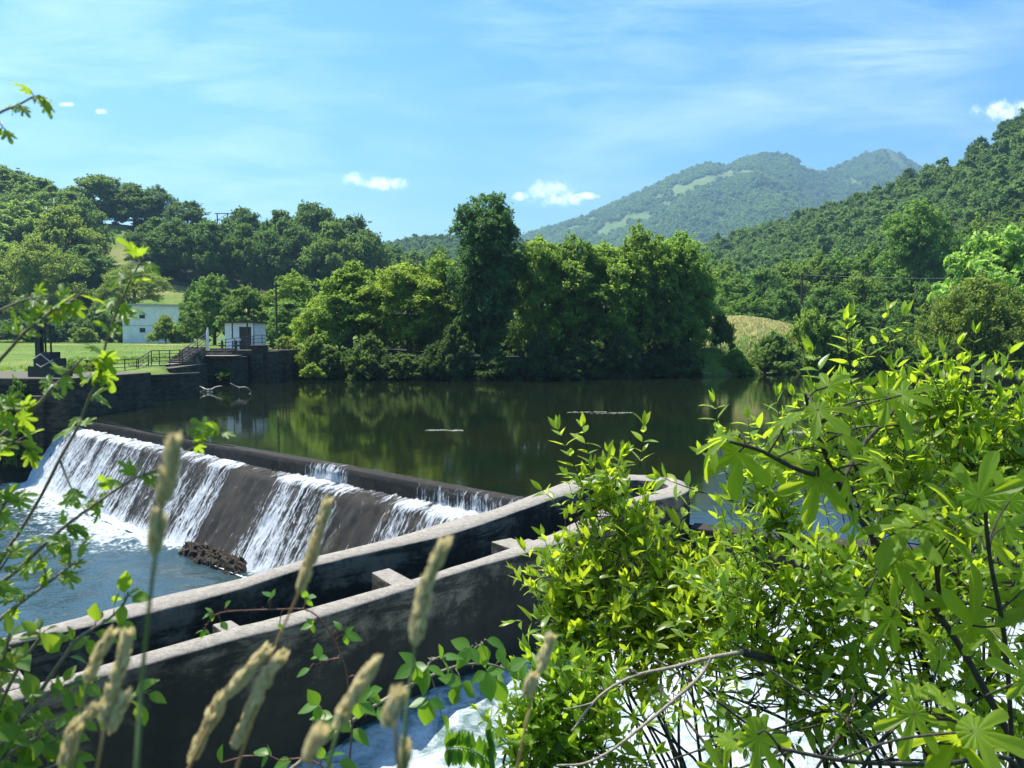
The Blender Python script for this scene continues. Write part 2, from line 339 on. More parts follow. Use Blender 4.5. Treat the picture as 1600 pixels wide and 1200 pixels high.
def hill_r(x, y):
    u = 800 + FPX * x / np.maximum(y, 1); v = np.interp(u, HR_U, HR_V); D = np.interp(u, HR_U, HR_D); y0 = np.interp(u, HR_U, HR_Y0)
    H = 4 + (530 - v) * D / FPX - 10
    tt = (y - y0) / (D - y0); prof = np.clip(tt, 0, 1) ** 1.12
    back = np.clip(tt - 1, 0, 3)
    return np.where(tt < 0, -2, 3 + (H - 3) * (prof - .35 * back)) + np.where(tt > 0, (fbm(x/45, y/45, 3) - .45) * 10 * np.clip(tt*3, 0, 1) * np.clip((1.0-tt)*4, 0, 1), 0)
def gz(x, y):
    x = np.asarray(x, float); y = np.asarray(y, float); d = sdist(x, y, RIVER)
    far = sstep(25, 40, y + .0*x)
    left = sstep(-5, -16, x)
    plain = np.where(left > 0, left * np.interp(y, [30, 47, 80, 150], [1.5, 1.6, 3.0, 3.3]) + (1-left) * 2.2, 2.2)
    plain = plain * far + 2.4 * (1 - far)
    u = 800 + FPX * x / np.maximum(y, 1)
    # hay knoll right of the shore trees
    kn = 4.6 * np.exp(-(((x - 30) / 13) ** 2 + ((y - 104) / 13) ** 2))
    hl = np.interp(u, HL_U, HL_H); tt = np.clip((y - 152) / 98, 0, 1); hz = hl * tt ** 1.3 * np.where(y > 250, np.exp(-np.maximum(y - 250, 0) / 260.), 1)
    hz = hz + (fbm(x/30, y/30, 3) - .45) * 5 * tt * np.clip(hl/20, 0, 1)
    top = plain + hz + kn * sstep(60, 80, y) + (fbm(x/9, y/9, 3) - .45) * .35
    bank = -.9 + 1.05 * d + (fbm(x/2.2, y/2.2, 3) - .45) * .5
    z = np.where(d > 0, np.minimum(top, bank), np.maximum(-6.5, -.9 + 1.1 * d))
    return z
xs = np.unique(np.concatenate([np.linspace(-7000, -900, 14), np.linspace(-900, -160, 40), np.arange(-160, -30, 1.5), np.arange(-30, 30, .6), np.arange(30, 160, 1.5), np.linspace(160, 900, 40), np.linspace(900, 7000, 14)]))
ys = np.unique(np.concatenate([np.linspace(-3000, -60, 14), np.arange(-60, -8, 4), np.arange(-8, 90, .7), np.arange(90, 270, 1.6), np.linspace(270, 700, 60), np.linspace(700, 7000, 24)]))
X, Y = np.meshgrid(xs, ys); Z = gz(X, Y)
def gridmesh(name, X, Y, Z, smooth=True, attrs=None, uv=None):
    h, w_ = X.shape; i = np.arange(h*w_).reshape(h, w_)
    q = np.stack([i[:-1,:-1], i[:-1,1:], i[1:,1:], i[1:,:-1]], -1).reshape(-1, 4)
    return pmesh(name, np.stack([X, Y, Z], -1).reshape(-1, 3), quads=q, smooth=smooth, attrs=attrs, uv=uv)
dry = np.exp(-(((X-31)/12)**2 + ((Y-103)/11)**2)) * 1.5 * sstep(90, 99, Y + (fbm(X/4, Y/4)-.5)*9)
dry = np.maximum(dry, .9*sstep(.5, .62, fbm(X/10+3, Y/3)) * (np.abs(Y-118) < 14) * (np.abs(X+58) < 22))
dry = np.maximum(dry, .5*sstep(.52, .7, fbm(X/14+9, Y/14)) * (Y > 160))
ul = 800 + FPX*X/np.maximum(Y, 1)
soil_shade = np.clip(1 - sdist(X, Y, RIVER)/1.6, 0, 1)
soil_shade = np.maximum(soil_shade, ((Y > 205) & (ul > 205) & (ul < 760)) * 1.0)
soil_shade = np.maximum(soil_shade, ((Y > 178) & (ul < 165)) * 1.0); soil_shade = np.maximum(soil_shade, ((Y < 70) & (X > -12) & (sdist(X, Y, RIVER) > 0))*.8)
soil_shade = np.maximum(soil_shade, ((Y > 74) & (Y < 112) & (X > -15) & (X < 19)) * 1.0)  # dark ground below the shore trees: their shade put into the colour
link('ground', gridmesh('ground', X, Y, Z, attrs={'dry': np.clip(dry, 0, 1).ravel(), 'soil_shade': np.clip(soil_shade, 0, 1).ravel()}), M['ground'])['kind'] = 'structure'

def polar_hill(name, u0, u1, nu, y0, y1, ny, f):
    uu = np.linspace(u0, u1, nu); yy = y0 * (y1/y0) ** np.linspace(0, 1, ny); U, Yg = np.meshgrid(uu, yy); Xg = (U - 800)/FPX*Yg
    Zg = f(Xg, Yg); return U, Xg, Yg, Zg
# wooded hill on the right
U, Xg, Yg, Zg = polar_hill('h', 860, 2000, 150, 130, 900, 110, hill_r)
o = link('wooded_hill', gridmesh('wooded_hill', Xg, Yg, Zg, attrs={'open': np.zeros(Xg.size)}), M['hill']); o['kind'] = 'structure'
# the mountain with two peaks
MU = [600, 700, 780, 820, 860, 900, 960, 1020, 1060, 1085, 1110, 1130, 1145, 1160, 1190, 1215, 1238, 1246, 1270, 1290, 1310, 1340, 1360, 1372, 1385, 1400, 1425, 1500, 1600, 1750, 2000]
MV = [470, 420, 385, 367, 354, 344, 318, 290, 272, 262, 257, 264, 256, 249, 243, 244, 249, 258, 265, 267, 259, 244, 236, 232, 236, 246, 262, 300, 330, 380, 470]
def mount(x, y):
    u = 800 + FPX * x / y; v = np.interp(u, MU, MV); v = .6*v + .2*np.interp(u+7, MU, MV) + .2*np.interp(u-7, MU, MV)
    D = np.interp(u, [600, 1000, 1240, 1290, 1330, 1800], [2300, 2350, 2450, 2650, 2800, 2800]); H = 4 + (530 - v + 2) * D / FPX - 11
    tt = (y - 1050) / (D - 1050); p = np.clip(tt, 0, 1); rid = fbm(x/330+5, y/700, 4) - .47; fine = fbm(x/90, y/120, 3) - .47
    amp = np.clip(tt*2, 0, 1) * np.clip((1-tt)*3.2, 0, 1)
    z = 10 + (H - 10) * (p ** 1.18) + rid * 210 * amp + fine * 45 * amp - np.clip(tt - 1, 0, 3) * 700
    lim = 4 + (530 - v + 5) * y / FPX - 12
    return np.where(tt > 0, np.minimum(z, np.maximum(lim, 10)), 0)
U, Xm, Ym, Zm = polar_hill('m', 600, 2000, 220, 1000, 3300, 130, mount)
def open_mask(x, y, z):
    u = 800 + FPX*x/y; v = 530 - (z-4)/y*FPX; n = (fbm(u/16, v/9, 4) - .5)
    def el(cu, cv, a, b, rot=0):
        c, s = math.cos(rot), math.sin(rot); du, dv = u-cu, v-cv; return 1 - ((du*c+dv*s)/a)**2 - ((-du*s+dv*c)/b)**2
    e = np.maximum.reduce([el(1085, 292, 62, 10, -.28), el(1125, 281, 26, 6, -.1), el(1000, 342, 24, 9, .1), el(955, 360, 34, 10, -.35), el(1030, 358, 20, 6), el(905, 358, 26, 5, -.2), el(1265, 268, 28, 5, .25), el(1395, 256, 32, 5, .7), el(1035, 322, 26, 5, -.2)-.25, el(1165, 272, 30, 5, -.25)-.2, el(1205, 300, 36, 6, .15)-.3, el(930, 345, 24, 5, -.3)-.2, el(1110, 340, 30, 5, .2)-.3, el(1320, 285, 26, 5, .4)-.3])
    return sstep(-.1, .35, e + n*3.4)
OM = open_mask(Xm, Ym, Zm)
link('mountain', gridmesh('mountain', Xm, Ym, Zm, attrs={'open': OM.ravel()}), M['hill'])['kind'] = 'structure'
# low wooded ridge seen between the left hill and the tall tree
def ridge(x, y):
    u = 800 + FPX*x/y; v = np.interp(u, [350, 520, 600, 660, 710, 790, 850, 950], [420, 395, 380, 369, 370, 376, 384, 430]); H = 4 + (530-v)*760/FPX - 9; tt = (y-420)/340
    return np.where(tt < 0, 0, 2 + (H-2)*np.where(tt < 1, np.clip(tt, 0, 1)**1.1, 1-.5*(tt-1))) + (fbm(x/60, y/60, 3)-.5)*8*np.clip(tt, 0, 1)*np.clip((1.1-tt)*3, 0, 1)
U, Xr, Yr, Zr = polar_hill('r', 350, 950, 70, 410, 1000, 50, ridge)
link('far_ridge', gridmesh('far_ridge', Xr, Yr, Zr, attrs={'open': np.zeros(Xr.size)}), M['hill'])['kind'] = 'structure'

# ------------------------------------------------------------------ channel walls (outline read off the picture at their top)
ZT = .8
WO = [(-160,1042),(0,997),(125,963),(250,931),(375,903),(475,874),(625,837),(700,814),(775,794),(850,765.6),(884,753),(925,745),(983,741.5),(1026,743.5),(1063,750),(1078,761),(1066,772),(1034,779),(985,791),(912,831),(870,849.5),(700,899),(500,963),(331,1008),(200,1044),(53,1083),(-130,1133)]
WI = [(-160,1054),(0,1008),(125,981),(250,952),(375,919),(475,887.5),(625,852),(700,835),(775,810.6),(850,784),(890,771),(930,758),(983,750),(1010,750.5),(1028,752.5),(1043,758.5),(1031,764.5),(1006,772),(962,786),(898,815.5),(859,835),(674,895),(475,951),(331,989),(203,1025),(47,1069),(-130,1118)]
PO = spline([at_z(u, v, ZT)[:2] for u, v in WO], 7); PI_ = spline([at_z(u, v, ZT)[:2] for u, v in WI], 7)
n = len(PO); V = []; Q = []
lv = [(-4.6, 0), (-2.2, 0), (-.6, .0), (.3, .0), (.66, .0), (ZT-.025, .0), (ZT, .028)]
CT = (PO + PI_) / 2
for j, (z, ins) in enumerate(lv):                        # outer face going up, then the top, then the inner face going down
    d = CT - PO; d /= np.linalg.norm(d, axis=1, keepdims=True); p = PO + d*ins
    wob = (fbm(p[:,0]*3+z*2, p[:,1]*3+z*5, 3) - .45) * (.05 if j < 6 else .02)
    V.append(np.c_[p - d*wob[:,None], np.full(n, z) + (fbm(p[:,0]*5, p[:,1]*5, 2) - .4)*(.02 if j >= 5 else 0)])
V.append(np.c_[CT, np.full(n, ZT+.004) + (fbm(CT[:,0]*5, CT[:,1]*5, 2) - .4)*.02])
for j, (z, ins) in enumerate(lv[::-1]):
    d = CT - PI_; d /= np.linalg.norm(d, axis=1, keepdims=True); p = PI_ + d*ins
    wob = (fbm(p[:,0]*3+9+z*2, p[:,1]*3+z*5, 3) - .45) * (.04 if j > 0 else .02)
    V.append(np.c_[p - d*wob[:,None], np.full(n, z) + (fbm(p[:,0]*5, p[:,1]*5, 2) - .4)*(.02 if j < 2 else 0)])
k = len(V); V = np.stack(V, 1).reshape(-1, 3)
Q = [(i*k+j, (i+1)*k+j, (i+1)*k+j+1, i*k+j+1) for i in range(n-1) for j in range(k-1)]
ch = empty('sluice_channel', (*CT[n//2], 0), 0, 'long pale concrete channel with two parallel walls joined by a rounded end, across the weir', 'channel')
root_inv = lambda o: o.matrix_basis.inverted()
def child(name, me, m, parent):      # geometry given in world space
    o = link(name, me, m); o.parent = parent; o.matrix_parent_inverse = Matrix.Translation(-Vector(parent.location)) if parent.rotation_euler.z == 0 else parent.matrix_basis.inverted(); return o
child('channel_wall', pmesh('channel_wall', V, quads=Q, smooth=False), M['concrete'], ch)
for q in ([(580,894),(608,887),(650,909),(620,919)], [(767,846),(798,840),(834,851),(804,859)], [(806,848),(825,841),(845,847),(826,854)], [(331,975),(361,968),(380,980),(348,988)], [(-12,1056),(30,1045),(48,1069),(8,1080)]):
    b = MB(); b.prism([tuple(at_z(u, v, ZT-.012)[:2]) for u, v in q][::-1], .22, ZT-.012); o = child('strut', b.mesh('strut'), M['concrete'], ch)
    bv = o.modifiers.new('b', 'BEVEL'); bv.width = .02; bv.segments = 2

# ------------------------------------------------------------------ weir
A0 = at_z(795, 782, .0)[:2]; B0 = at_z(128, 655, .0)[:2]; WL = np.linalg.norm(B0 - A0); wd = (B0 - A0)/WL; wn = np.array([-wd[1], wd[0]]); wn = wn if wn[1] < 0 else -wn
ZF = -3.1
prof = [(-1.1, -5), (-.42, -.4), (-.40, .03), (-.36, .05), (-.03, .03), (0, 0), (.02, -.48)]
prof2 = [(.02, -.49), (.35, -.53), (.62, -.60), (.72, -.70), (2.45, ZF-.35), (2.45, -5.5)]
def wpt(s, q, z): p = A0 + wd*s + wn*q; return (p[0], p[1], z)
def extrude(pr, s0, s1, ds, wob, seed):
    S = np.arange(s0, s1+ds*.5, ds); P = []
    for a, b in zip(pr[:-1], pr[1:]):
        m_ = max(1, int(np.hypot(b[0]-a[0], b[1]-a[1]) / .14)); P += [(a[0]+(b[0]-a[0])*i/m_, a[1]+(b[1]-a[1])*i/m_) for i in range(m_)]
    P.append(pr[-1]); P = np.array(P); SS, K = np.meshgrid(S, np.arange(len(P)), indexing='ij'); q = P[K,0]; z = P[K,1]
    nz = (fbm(SS*2.2+seed, (q-z)*2.2, 4)-.47)*wob; q = q + nz*.6; z = z + nz*.7
    return SS, K, A0[0]+wd[0]*SS+wn[0]*q, A0[1]+wd[1]*SS+wn[1]*q, z, P
we = empty('weir', (*(A0 + wd*WL/2), 0), 0, 'long dark concrete weir with a low crest wall and steep wet apron', 'weir')
SS, K, Xw, Yw, Zw, P_ = extrude(prof, -1.2, WL+1.5, .25, .03, 3)
Zw = Zw - .075*sstep(8, 20, SS)*(K > 4)          # the far half of the crest lies just under the water
child('crest_wall', gridmesh('crest_wall', Xw, Yw, Zw, False), M['wet_concrete'], we)
SS, K, Xw, Yw, Zw, P_ = extrude(prof2, -1.2, WL+1.5, .09, .08, 11)
rib = (fbm(SS*3.2, K*.12, 3)-.47)*.16 + (fbm(SS*9, K*.5, 3)-.47)*.07; Xw = Xw + wn[0]*rib; Yw = Yw + wn[1]*rib; Zw = Zw + rib*.6*(Zw < -.5)
child('apron', gridmesh('apron', Xw, Yw, Zw, False), M['wet_concrete'], we)
# rubble toe left of the dry strip
tb = []; c0 = at_z(330, 877, ZF)
S0 = (c0[:2]-A0).dot(wd)
Sg, Kg = np.meshgrid(np.linspace(S0-2.1, S0+1.9, 150), np.linspace(0, 1, 40), indexing='ij')
qq = 1.9 + .95*Kg; hh = ZF - .25 + .62*np.sin(np.clip(Kg, 0, 1)*math.pi)**.6*np.clip(np.minimum(Sg-(S0-2.1), S0+1.9-Sg)*2.5, 0, 1)**.5
nz = (fbm(Sg*5, Kg*8, 5)-.45)*.55 + (fbm(Sg*17, Kg*24, 3)-.45)*.45; child('toe_sill', gridmesh('toe_sill', A0[0]+wd[0]*Sg+wn[0]*(qq+nz*.3), A0[1]+wd[1]*Sg+wn[1]*(qq+nz*.3), hh+nz*.5, False), M['wet_concrete'], we)

# ------------------------------------------------------------------ falling water
fp = np.array([(-.34, .065), (.0, .045), (.05, -.05), (.07, -.46), (.30, -.49), (.64, -.55), (.76, -.65), (2.32, ZF-.02), (2.75, ZF+.05)])
seg = np.r_[0, np.cumsum(np.hypot(*np.diff(fp, axis=0).T))]
TT = np.arange(0, seg[-1], .055); SA = np.arange(-.6, WL+1.0, .07); S2, T2 = np.meshgrid(SA, TT, indexing='ij')
q = np.interp(T2, seg, fp[:,0]); z = np.interp(T2, seg, fp[:,1])
# how much water each strip carries, from the picture: s runs from the channel (0) to the far abutment
fs = np.interp(SA, [-.6,.3,1.5,3,4.2,5.3,6.0,7.0,8.0,8.8,9.8,10.6,11.4,12.2,12.6,13.5,14.5,16,17,18,19.5,21,23,WL-1.5,WL+1],
                   [.56,.56,.50,.46,.38,.24,.38,.44,.56,.52,.40,.30,.22,.24,.48,.58,.40,.47,.36,.38,.42,.48,.52,.55,.60])
fs = fs + (fbm(SA*1.9, SA*0+4, 3)-.47)*.30
lipT = seg[5]; ft = np.interp(T2, [0, seg[1], seg[2], seg[3]-.05, seg[3], seg[4], seg[5], seg[6], seg[7]-.5, seg[7], seg[-1]], [-.30, -.22, -.13, -.02, .14, .16, .07, -.04, .08, .25, .45])
flow = fs[:,None] + ft
up_s = np.interp(SA, [-.6, 1.2, 3.2, 3.8, 4.4, 6.2, 6.8, 7.4, 8.6, 9.2, 10, 14, 18, WL], [.2, .22, .12, -.1, -.25, -.18, .25, .28, .22, -.1, -.25, -.22, -.05, .02])
flow = flow + np.where(T2 < seg[3]+.02, (up_s - np.clip(fs-.35, 0, .3))[:,None]*1.2, 0)
strk = fbm(S2*7, T2*.55, 3)-.47; lump = fbm(S2*9+7, T2*3.1, 3)-.47
off = np.maximum(strk, -.05)*.30 + lump*.14 + .03
tz = np.clip(T2, 0, seg[-1]); nrm_q = np.where(T2 < seg[2], 0, np.where(T2 < seg[3], 1, np.where(T2 < seg[5], .15, .8))); nrm_z = np.where(T2 < seg[2], 1, np.where(T2 < seg[3], .1, np.where(T2 < seg[5], 1, .6)))
off = off * np.where(T2 < seg[2], .15, 1) * np.where(T2 > seg[7], 1.4, 1); q = q + off*nrm_q; z = z + off*nrm_z - .03*(T2 < seg[2])*sstep(8, 20, S2)
drift = .0*T2
m, t, o = mat('falling white water'); uv = N(t, 'UVMap'); mp = N(t, 'Mapping'); mp.inputs['Scale'].default_value = (7.5, .55, 1); mp.inputs['Rotation'].default_value = (0, 0, 0); L(t, uv, mp)
n1 = noise(t, 1.0, 7, .68, mp); n1.inputs['Distortion'].default_value = .35; mp2 = N(t, 'Mapping'); mp2.inputs['Scale'].default_value = (16, 4.2, 1); L(t, uv, mp2); n2 = noise(t, 1.0, 8, .8, mp2); n2.inputs['Distortion'].default_value = .5
at = N(t, 'Attribute', attribute_name='flow'); ad = N(t, 'Math', operation='MULTIPLY_ADD'); L(t, n2, ad, 0, 0); ad.inputs[1].default_value = .95; L(t, n1, ad, 0, 2); sh_ = N(t, 'Math', operation='SUBTRACT'); L(t, ad, sh_, 0, 0); sh_.inputs[1].default_value = .10; ad = sh_
ad2 = N(t, 'Math', operation='ADD'); L(t, ad, ad2, 0, 0); L(t, at, ad2, 'Fac', 1)
mr = N(t, 'MapRange', i_From_Min=1.27, i_From_Max=1.52, interpolation_type='SMOOTHSTEP'); L(t, ad2, mr)
fb = N(t, 'BsdfPrincipled', i_Roughness=.35); fb.inputs['Base Color'].default_value = (.70, .74, .77, 1); bf = N(t, 'Bump', i_Strength=1.0, i_Distance=.09); L(t, ad, bf, 0, 'Height'); L(t, bf, fb, 0, 'Normal')
gl = N(t, 'BsdfGlossy', i_Roughness=.12); L(t, bf, gl, 0, 'Normal'); tp = N(t, 'BsdfTransparent'); tp.inputs[0].default_value = (.80, .82, .82, 1); film = N(t, 'MixShader', i_0=.03); L(t, tp, film, 0, 1); L(t, gl, film, 0, 2)
ms = N(t, 'MixShader'); L(t, mr, ms, 0, 0); L(t, film, ms, 0, 1); L(t, fb, ms, 0, 2); L(t, ms, o); M['fall'] = m
fw = link('falling_water', gridmesh('falling_water', A0[0]+wd[0]*S2+wn[0]*q, A0[1]+wd[1]*S2+wn[1]*q, z, True, attrs={'flow': flow.ravel()}, uv=np.stack([S2, T2], -1).reshape(-1, 2)), M['fall'])
tag(fw, 'white water streaming in strips down the weir apron', 'water', kind='structure')

# ------------------------------------------------------------------ water sheets
def sheet(name, poly, z, m):
    bm = bmesh.new(); vs = [bm.verts.new((p[0], p[1], z)) for p in poly]; es = [bm.edges.new((vs[i], vs[(i+1) % len(vs)])) for i in range(len(vs))]
    bmesh.ops.triangle_fill(bm, edges=es, use_beauty=True)
    for f in bm.faces:
        if f.normal.z < 0: f.normal_flip()
    me = bpy.data.meshes.new(name); bm.to_mesh(me); bm.free(); o = link(name, me, m); o['kind'] = 'structure'; return o
ia = int(np.argmin(np.linalg.norm(CT - A0, axis=1))); it = int(np.argmax(CT[:,0] + 0*CT[:,1]))
SILL = [np.array([4.3, 15.6]), np.array([11.5, 12.0])]
pool = [tuple(A0 - wn*.2 - wd*1.0), tuple(A0 - wn*.2 + wd*8), tuple(A0 - wn*.06 + wd*20), tuple(B0 - wn*.06 + wd*1.5), (-26.5, 45.5), (-26.5, 52), (-30, 66), (-26, 80), (0, 78), (20, 87), (45, 100), (58, 112), (90, 131), (160, 160), (160, 95), (90, 70), (60, 45), (35, 24), (18, 13), (12, 11.6)]
pool += [tuple(SILL[1]), tuple(SILL[0])] + [tuple(CT[i]) for i in range(it, ia+6, -3)]
sheet('river_water', pool, 0, M['pool'])
# tail pool: a rippled grid with foam below the apron
tx = np.r_[np.linspace(-110, -36, 40), np.arange(-36, 1.01, .16)]; ty = np.r_[np.linspace(-25, 6, 30), np.arange(6.2, 44, .16)]
XT, YT = np.meshgrid(tx, ty); dist = (XT-A0[0])*wn[0] + (YT-A0[1])*wn[1] - 2.3; sal = (XT-A0[0])*wd[0] + (YT-A0[1])*wd[1]
reach = np.interp(sal, [0, 4, 8, 10.5, 12.5, 14, 17, 21, 25, 29, 34], [.5, .6, .9, .4, 1.1, 2.8, 4.2, 3.6, 3.2, 2.8, 2.4]); strength = np.interp(sal, [0, 4, 8, 9.5, 11.5, 13, 16, 40], [.45, .55, .6, .28, .3, .68, .76, .76])
foam = strength * np.exp(-np.maximum(dist, 0)/reach) + .14*np.exp(-np.maximum(dist, 0)/(reach*3.0)) * sstep(10, 15, sal); foam = foam + .22*(fbm(XT*.9+YT*.5, YT*1.4, 4)-.5)
fine = sstep(-38, -34, XT) * sstep(5, 8, YT)
ZW = ZF + fine*((fbm(XT*1.3+YT*.5, YT*1.5, 4)-.47)*.10 + (fbm(XT*3.1, YT*2.6, 3)-.47)*.05 + np.clip(foam, 0, .8)*(fbm(XT*2.4, YT*2.4, 3)-.3)*.45)
inside = sdist(XT, YT, RIVER) < 2.5
ok = inside & (dist > -.6)
# faces left of the channel only
pw = PO[:ia+8][::-1]; 
def keep_quads(ok):
    h, w_ = ok.shape; i = np.arange(h*w_).reshape(h, w_); k_ = ok[:-1,:-1] & ok[1:,:-1] & ok[:-1,1:] & ok[1:,1:]
    return np.stack([i[:-1,:-1], i[:-1,1:], i[1:,1:], i[1:,:-1]], -1)[k_]
def compact(V, Q, A):
    used = np.unique(Q); mp_ = np.full(len(V), -1); mp_[used] = np.arange(len(used)); return V[used], mp_[Q], {k_: a[used] for k_, a in A.items()}
Vt, Qt, At = compact(np.stack([XT, YT, ZW], -1).reshape(-1, 3), keep_quads(ok), {'foam': foam.ravel()})
o = link('tail_water', pmesh('tail_water', Vt, quads=Qt, smooth=True, attrs=At), M['tail']); o['kind'] = 'structure'
# fast side race between the channel and the near bank
rx = np.arange(-22, 12.5, .13); ry = np.arange(-1, 16, .13); XR, YR = np.meshgrid(rx, ry)
race_poly = np.array([tuple(CT[i]) for i in range(it+6, n, 3)] + [(-24, 5), (-24, -3), (-8, 3.0), (-3, 3.8), (3, 4.4), (7, 5.2), (10, 8.5), (12, 11.3), tuple(SILL[1]), tuple(SILL[0])])
okr = sdist(XR, YR, race_poly) < .1
dw = sdist(XR, YR, np.array([tuple(CT[i]) for i in range(it+6, n, 3)] + [(-24, 30), (4, 30)]))   # distance from the near wall
calm = np.exp(-np.maximum(dw-.12, 0)/.22) * sstep(6, -1.5, XR)
foamr = 1.0 - .50*calm + .10*sstep(.5, 3.5, XR) - .42*np.exp(-(((XR+.35)/.9)**2 + ((YR-9.0)/1.0)**2)) + (fbm(XR*.9, YR*.9, 4)-.47)*.5
ZR = -.74 - .35*sstep(-2, -14, XR) + (fbm(XR*.8, YR*.8, 4)-.47)*.75*(1-.6*calm) + (fbm(XR*3.2, YR*3.2, 3)-.47)*.22*np.clip(foamr, .1, 1)
Vt, Qt, At = compact(np.stack([XR, YR, ZR], -1).reshape(-1, 3), keep_quads(okr), {'foam': foamr.ravel()})
o = link('race_water', pmesh('race_water', Vt, quads=Qt, smooth=True, attrs=At), M['race']); o['kind'] = 'structure'
cp = [tuple(CT[i]) for i in range(0, it-4, 4)] + [tuple(CT[i]) for i in range(it+4, n, 4)]
sheet('channel_water', cp, -1.0, M['dark_water'])
# sill with a gate opening that feeds the race
b = MB(); e = SILL[1]-SILL[0]; le = np.linalg.norm(e); e /= le; en = np.array([-e[1], e[0]])
def sp(s, k_): p = SILL[0]+e*s+en*k_; return (p[0], p[1])
b.prism([sp(-.6, -.25), sp(le+1.5, -.25), sp(le+1.5, .25), sp(-.6, .25)], -5, .12); o = b.build('sluice_sill', M['wet_concrete'], bevel=.03); tag(o, 'low dark concrete sill from the rounded channel end to the bushy bank', 'sill')

# ------------------------------------------------------------------ left bank: walls, stairs, hoist
b = MB(); b.prism([(-22.25,38.2),(-21.9,46.6),(-34,46.2),(-36,38.9)], -6, [2.05,2.0,2.1,2.1]); b.prism([(-25.6,37.9),(-23.3,37.9),(-23.3,38.25),(-25.6,38.25)], -6, 1.2)
ab = b.build('weir_abutment', M['stone'], bevel=.06); tag(ab, 'dark square masonry abutment at the far end of the weir, under the gate hoist', 'abutment')
b = MB(); b.prism([(-24.6,46.7),(-21.6,53),(-25.4,57.0),(-27.6,57.0),(-30,46.7)][::-1], -5, [1.55,1.55,1.5,1.45,1.5][::-1]); b.prism([(-25.4,57.05),(-26.1,65.9),(-30.5,65.9),(-30.5,57.05)], -5, [1.85,1.95,1.95,1.85])
b.prism([(-24.5,46.66),(-21.5,53),(-21.75,53.05),(-24.8,46.75)], 1.56, 1.72)
rw = b.build('retaining_wall', M['stone'], bevel=.04); tag(rw, 'long dark retaining wall below the stairs on the far bank', 'wall')
st = empty('staircase', (-27.5, 57, 1.4), 0, 'stone stairs climbing along the far bank wall to the white hut', 'stairs')
b = MB()
for i in range(4): b.box((-28.4, 55.6+i*.42, .9), (-26.9, 56.02+i*.42, 1.52+i*.16))
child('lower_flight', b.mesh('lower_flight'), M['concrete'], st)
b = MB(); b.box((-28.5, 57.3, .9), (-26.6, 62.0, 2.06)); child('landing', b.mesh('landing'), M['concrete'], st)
b = MB()
for i in range(8): b.box((-27.9, 62.02+i*.5, .9), (-26.3, 62.52+i*.5, 2.22+i*.16))
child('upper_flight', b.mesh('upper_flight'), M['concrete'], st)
rl = empty('handrail', (-26.7, 57, 1.5), 0, 'dark iron railing with four bars along the stone stairs', 'railing')
path = np.array([(-27.2,50.5,1.5),(-27.0,55.5,1.5),(-26.85,57.2,2.06),(-26.6,62.0,2.06),(-26.3,66.1,3.35)])
for hgt in (.28, .55, .82, 1.08):
    b = MB(); b.tube(path + [0,0,hgt], .028 if hgt < 1 else .038, 6); child('rail', b.mesh('rail'), M['iron'], rl)
cum = np.r_[0, np.cumsum(np.linalg.norm(np.diff(path, axis=0), axis=1))]
for s in list(np.linspace(0, cum[-1], 11)) + [cum[1], cum[2], cum[3]]:
    p = np.array([np.interp(s, cum, path[:,i]) for i in range(3)]); b = MB(); b.tube([p-[0,0,.1], p+[0,0,1.1]], .036, 6); child('post', b.mesh('post'), M['iron'], rl)
b = MB(); b.box((-28.6, 51.5, 1.4), (-28.05, 52.05, 2.55)); b.box((-28.68, 51.42, 2.55), (-27.97, 52.13, 2.62)); b.box((-29.6, 51.3, 1.3), (-27.3, 52.3, 1.52))
tag(b.build('control_cabinet', M['iron'], bevel=.02), 'dark upright metal cabinet on a slab beside the stair foot', 'cabinet')
b = MB()
def taper(x0, x1, y0, y1, z0, z1, k_): b.add([(x0-k_,y0-k_,z0),(x1+k_,y0-k_,z0),(x1+k_,y1,z0),(x0-k_,y1,z0),(x0,y0,z1),(x1,y0,z1),(x1,y1,z1),(x0,y1,z1)], [(0,3,2,1),(4,5,6,7),(0,1,5,4),(1,2,6,5),(2,3,7,6),(3,0,4,7)])
pr_ = empty('stone_pier', (-26.2, 67, 0), 0, 'broad dark stone pier with three pale steps in front of the white hut', 'pier')
taper(-27.5, -24.4, 66.3, 71, -4, 2.42, .35); child('pier_body', b.mesh('pier_body'), M['stone'], pr_)
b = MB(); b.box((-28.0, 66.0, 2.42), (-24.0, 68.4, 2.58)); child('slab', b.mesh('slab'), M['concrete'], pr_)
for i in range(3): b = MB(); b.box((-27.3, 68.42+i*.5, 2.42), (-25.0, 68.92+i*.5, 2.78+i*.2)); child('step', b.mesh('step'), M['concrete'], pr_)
b = MB(); b.prism([(-27.9,65.99),(-27.75,65.97),(-27.6,66.5),(-27.9,66.5)], -1, 2.3); child('quoin', b.mesh('quoin'), M['rust'], pr_)
b = MB(); b.box((-23.9, 70.4, -4), (-22.9, 72.2, 3.35)); b.box((-24.0, 70.3, 3.35), (-22.8, 72.3, 3.47)); b.box((-22.9, 71, -4), (-22.2, 74, 2.9))
tag(b.build('gate_pillar', M['stone'], bevel=.05), 'tall narrow dark pillar rising from the water by the white hut', 'pillar')
b = MB(); b.box((-28.6, 71.2, -2), (-23.95, 74.6, 2.98)); b.box((-29, 74.6, -1), (-21.8, 82, 2.96))
tag(b.build('hut_platform', M['stone'], bevel=.04), 'dark stone platform carrying the white hut', 'platform')
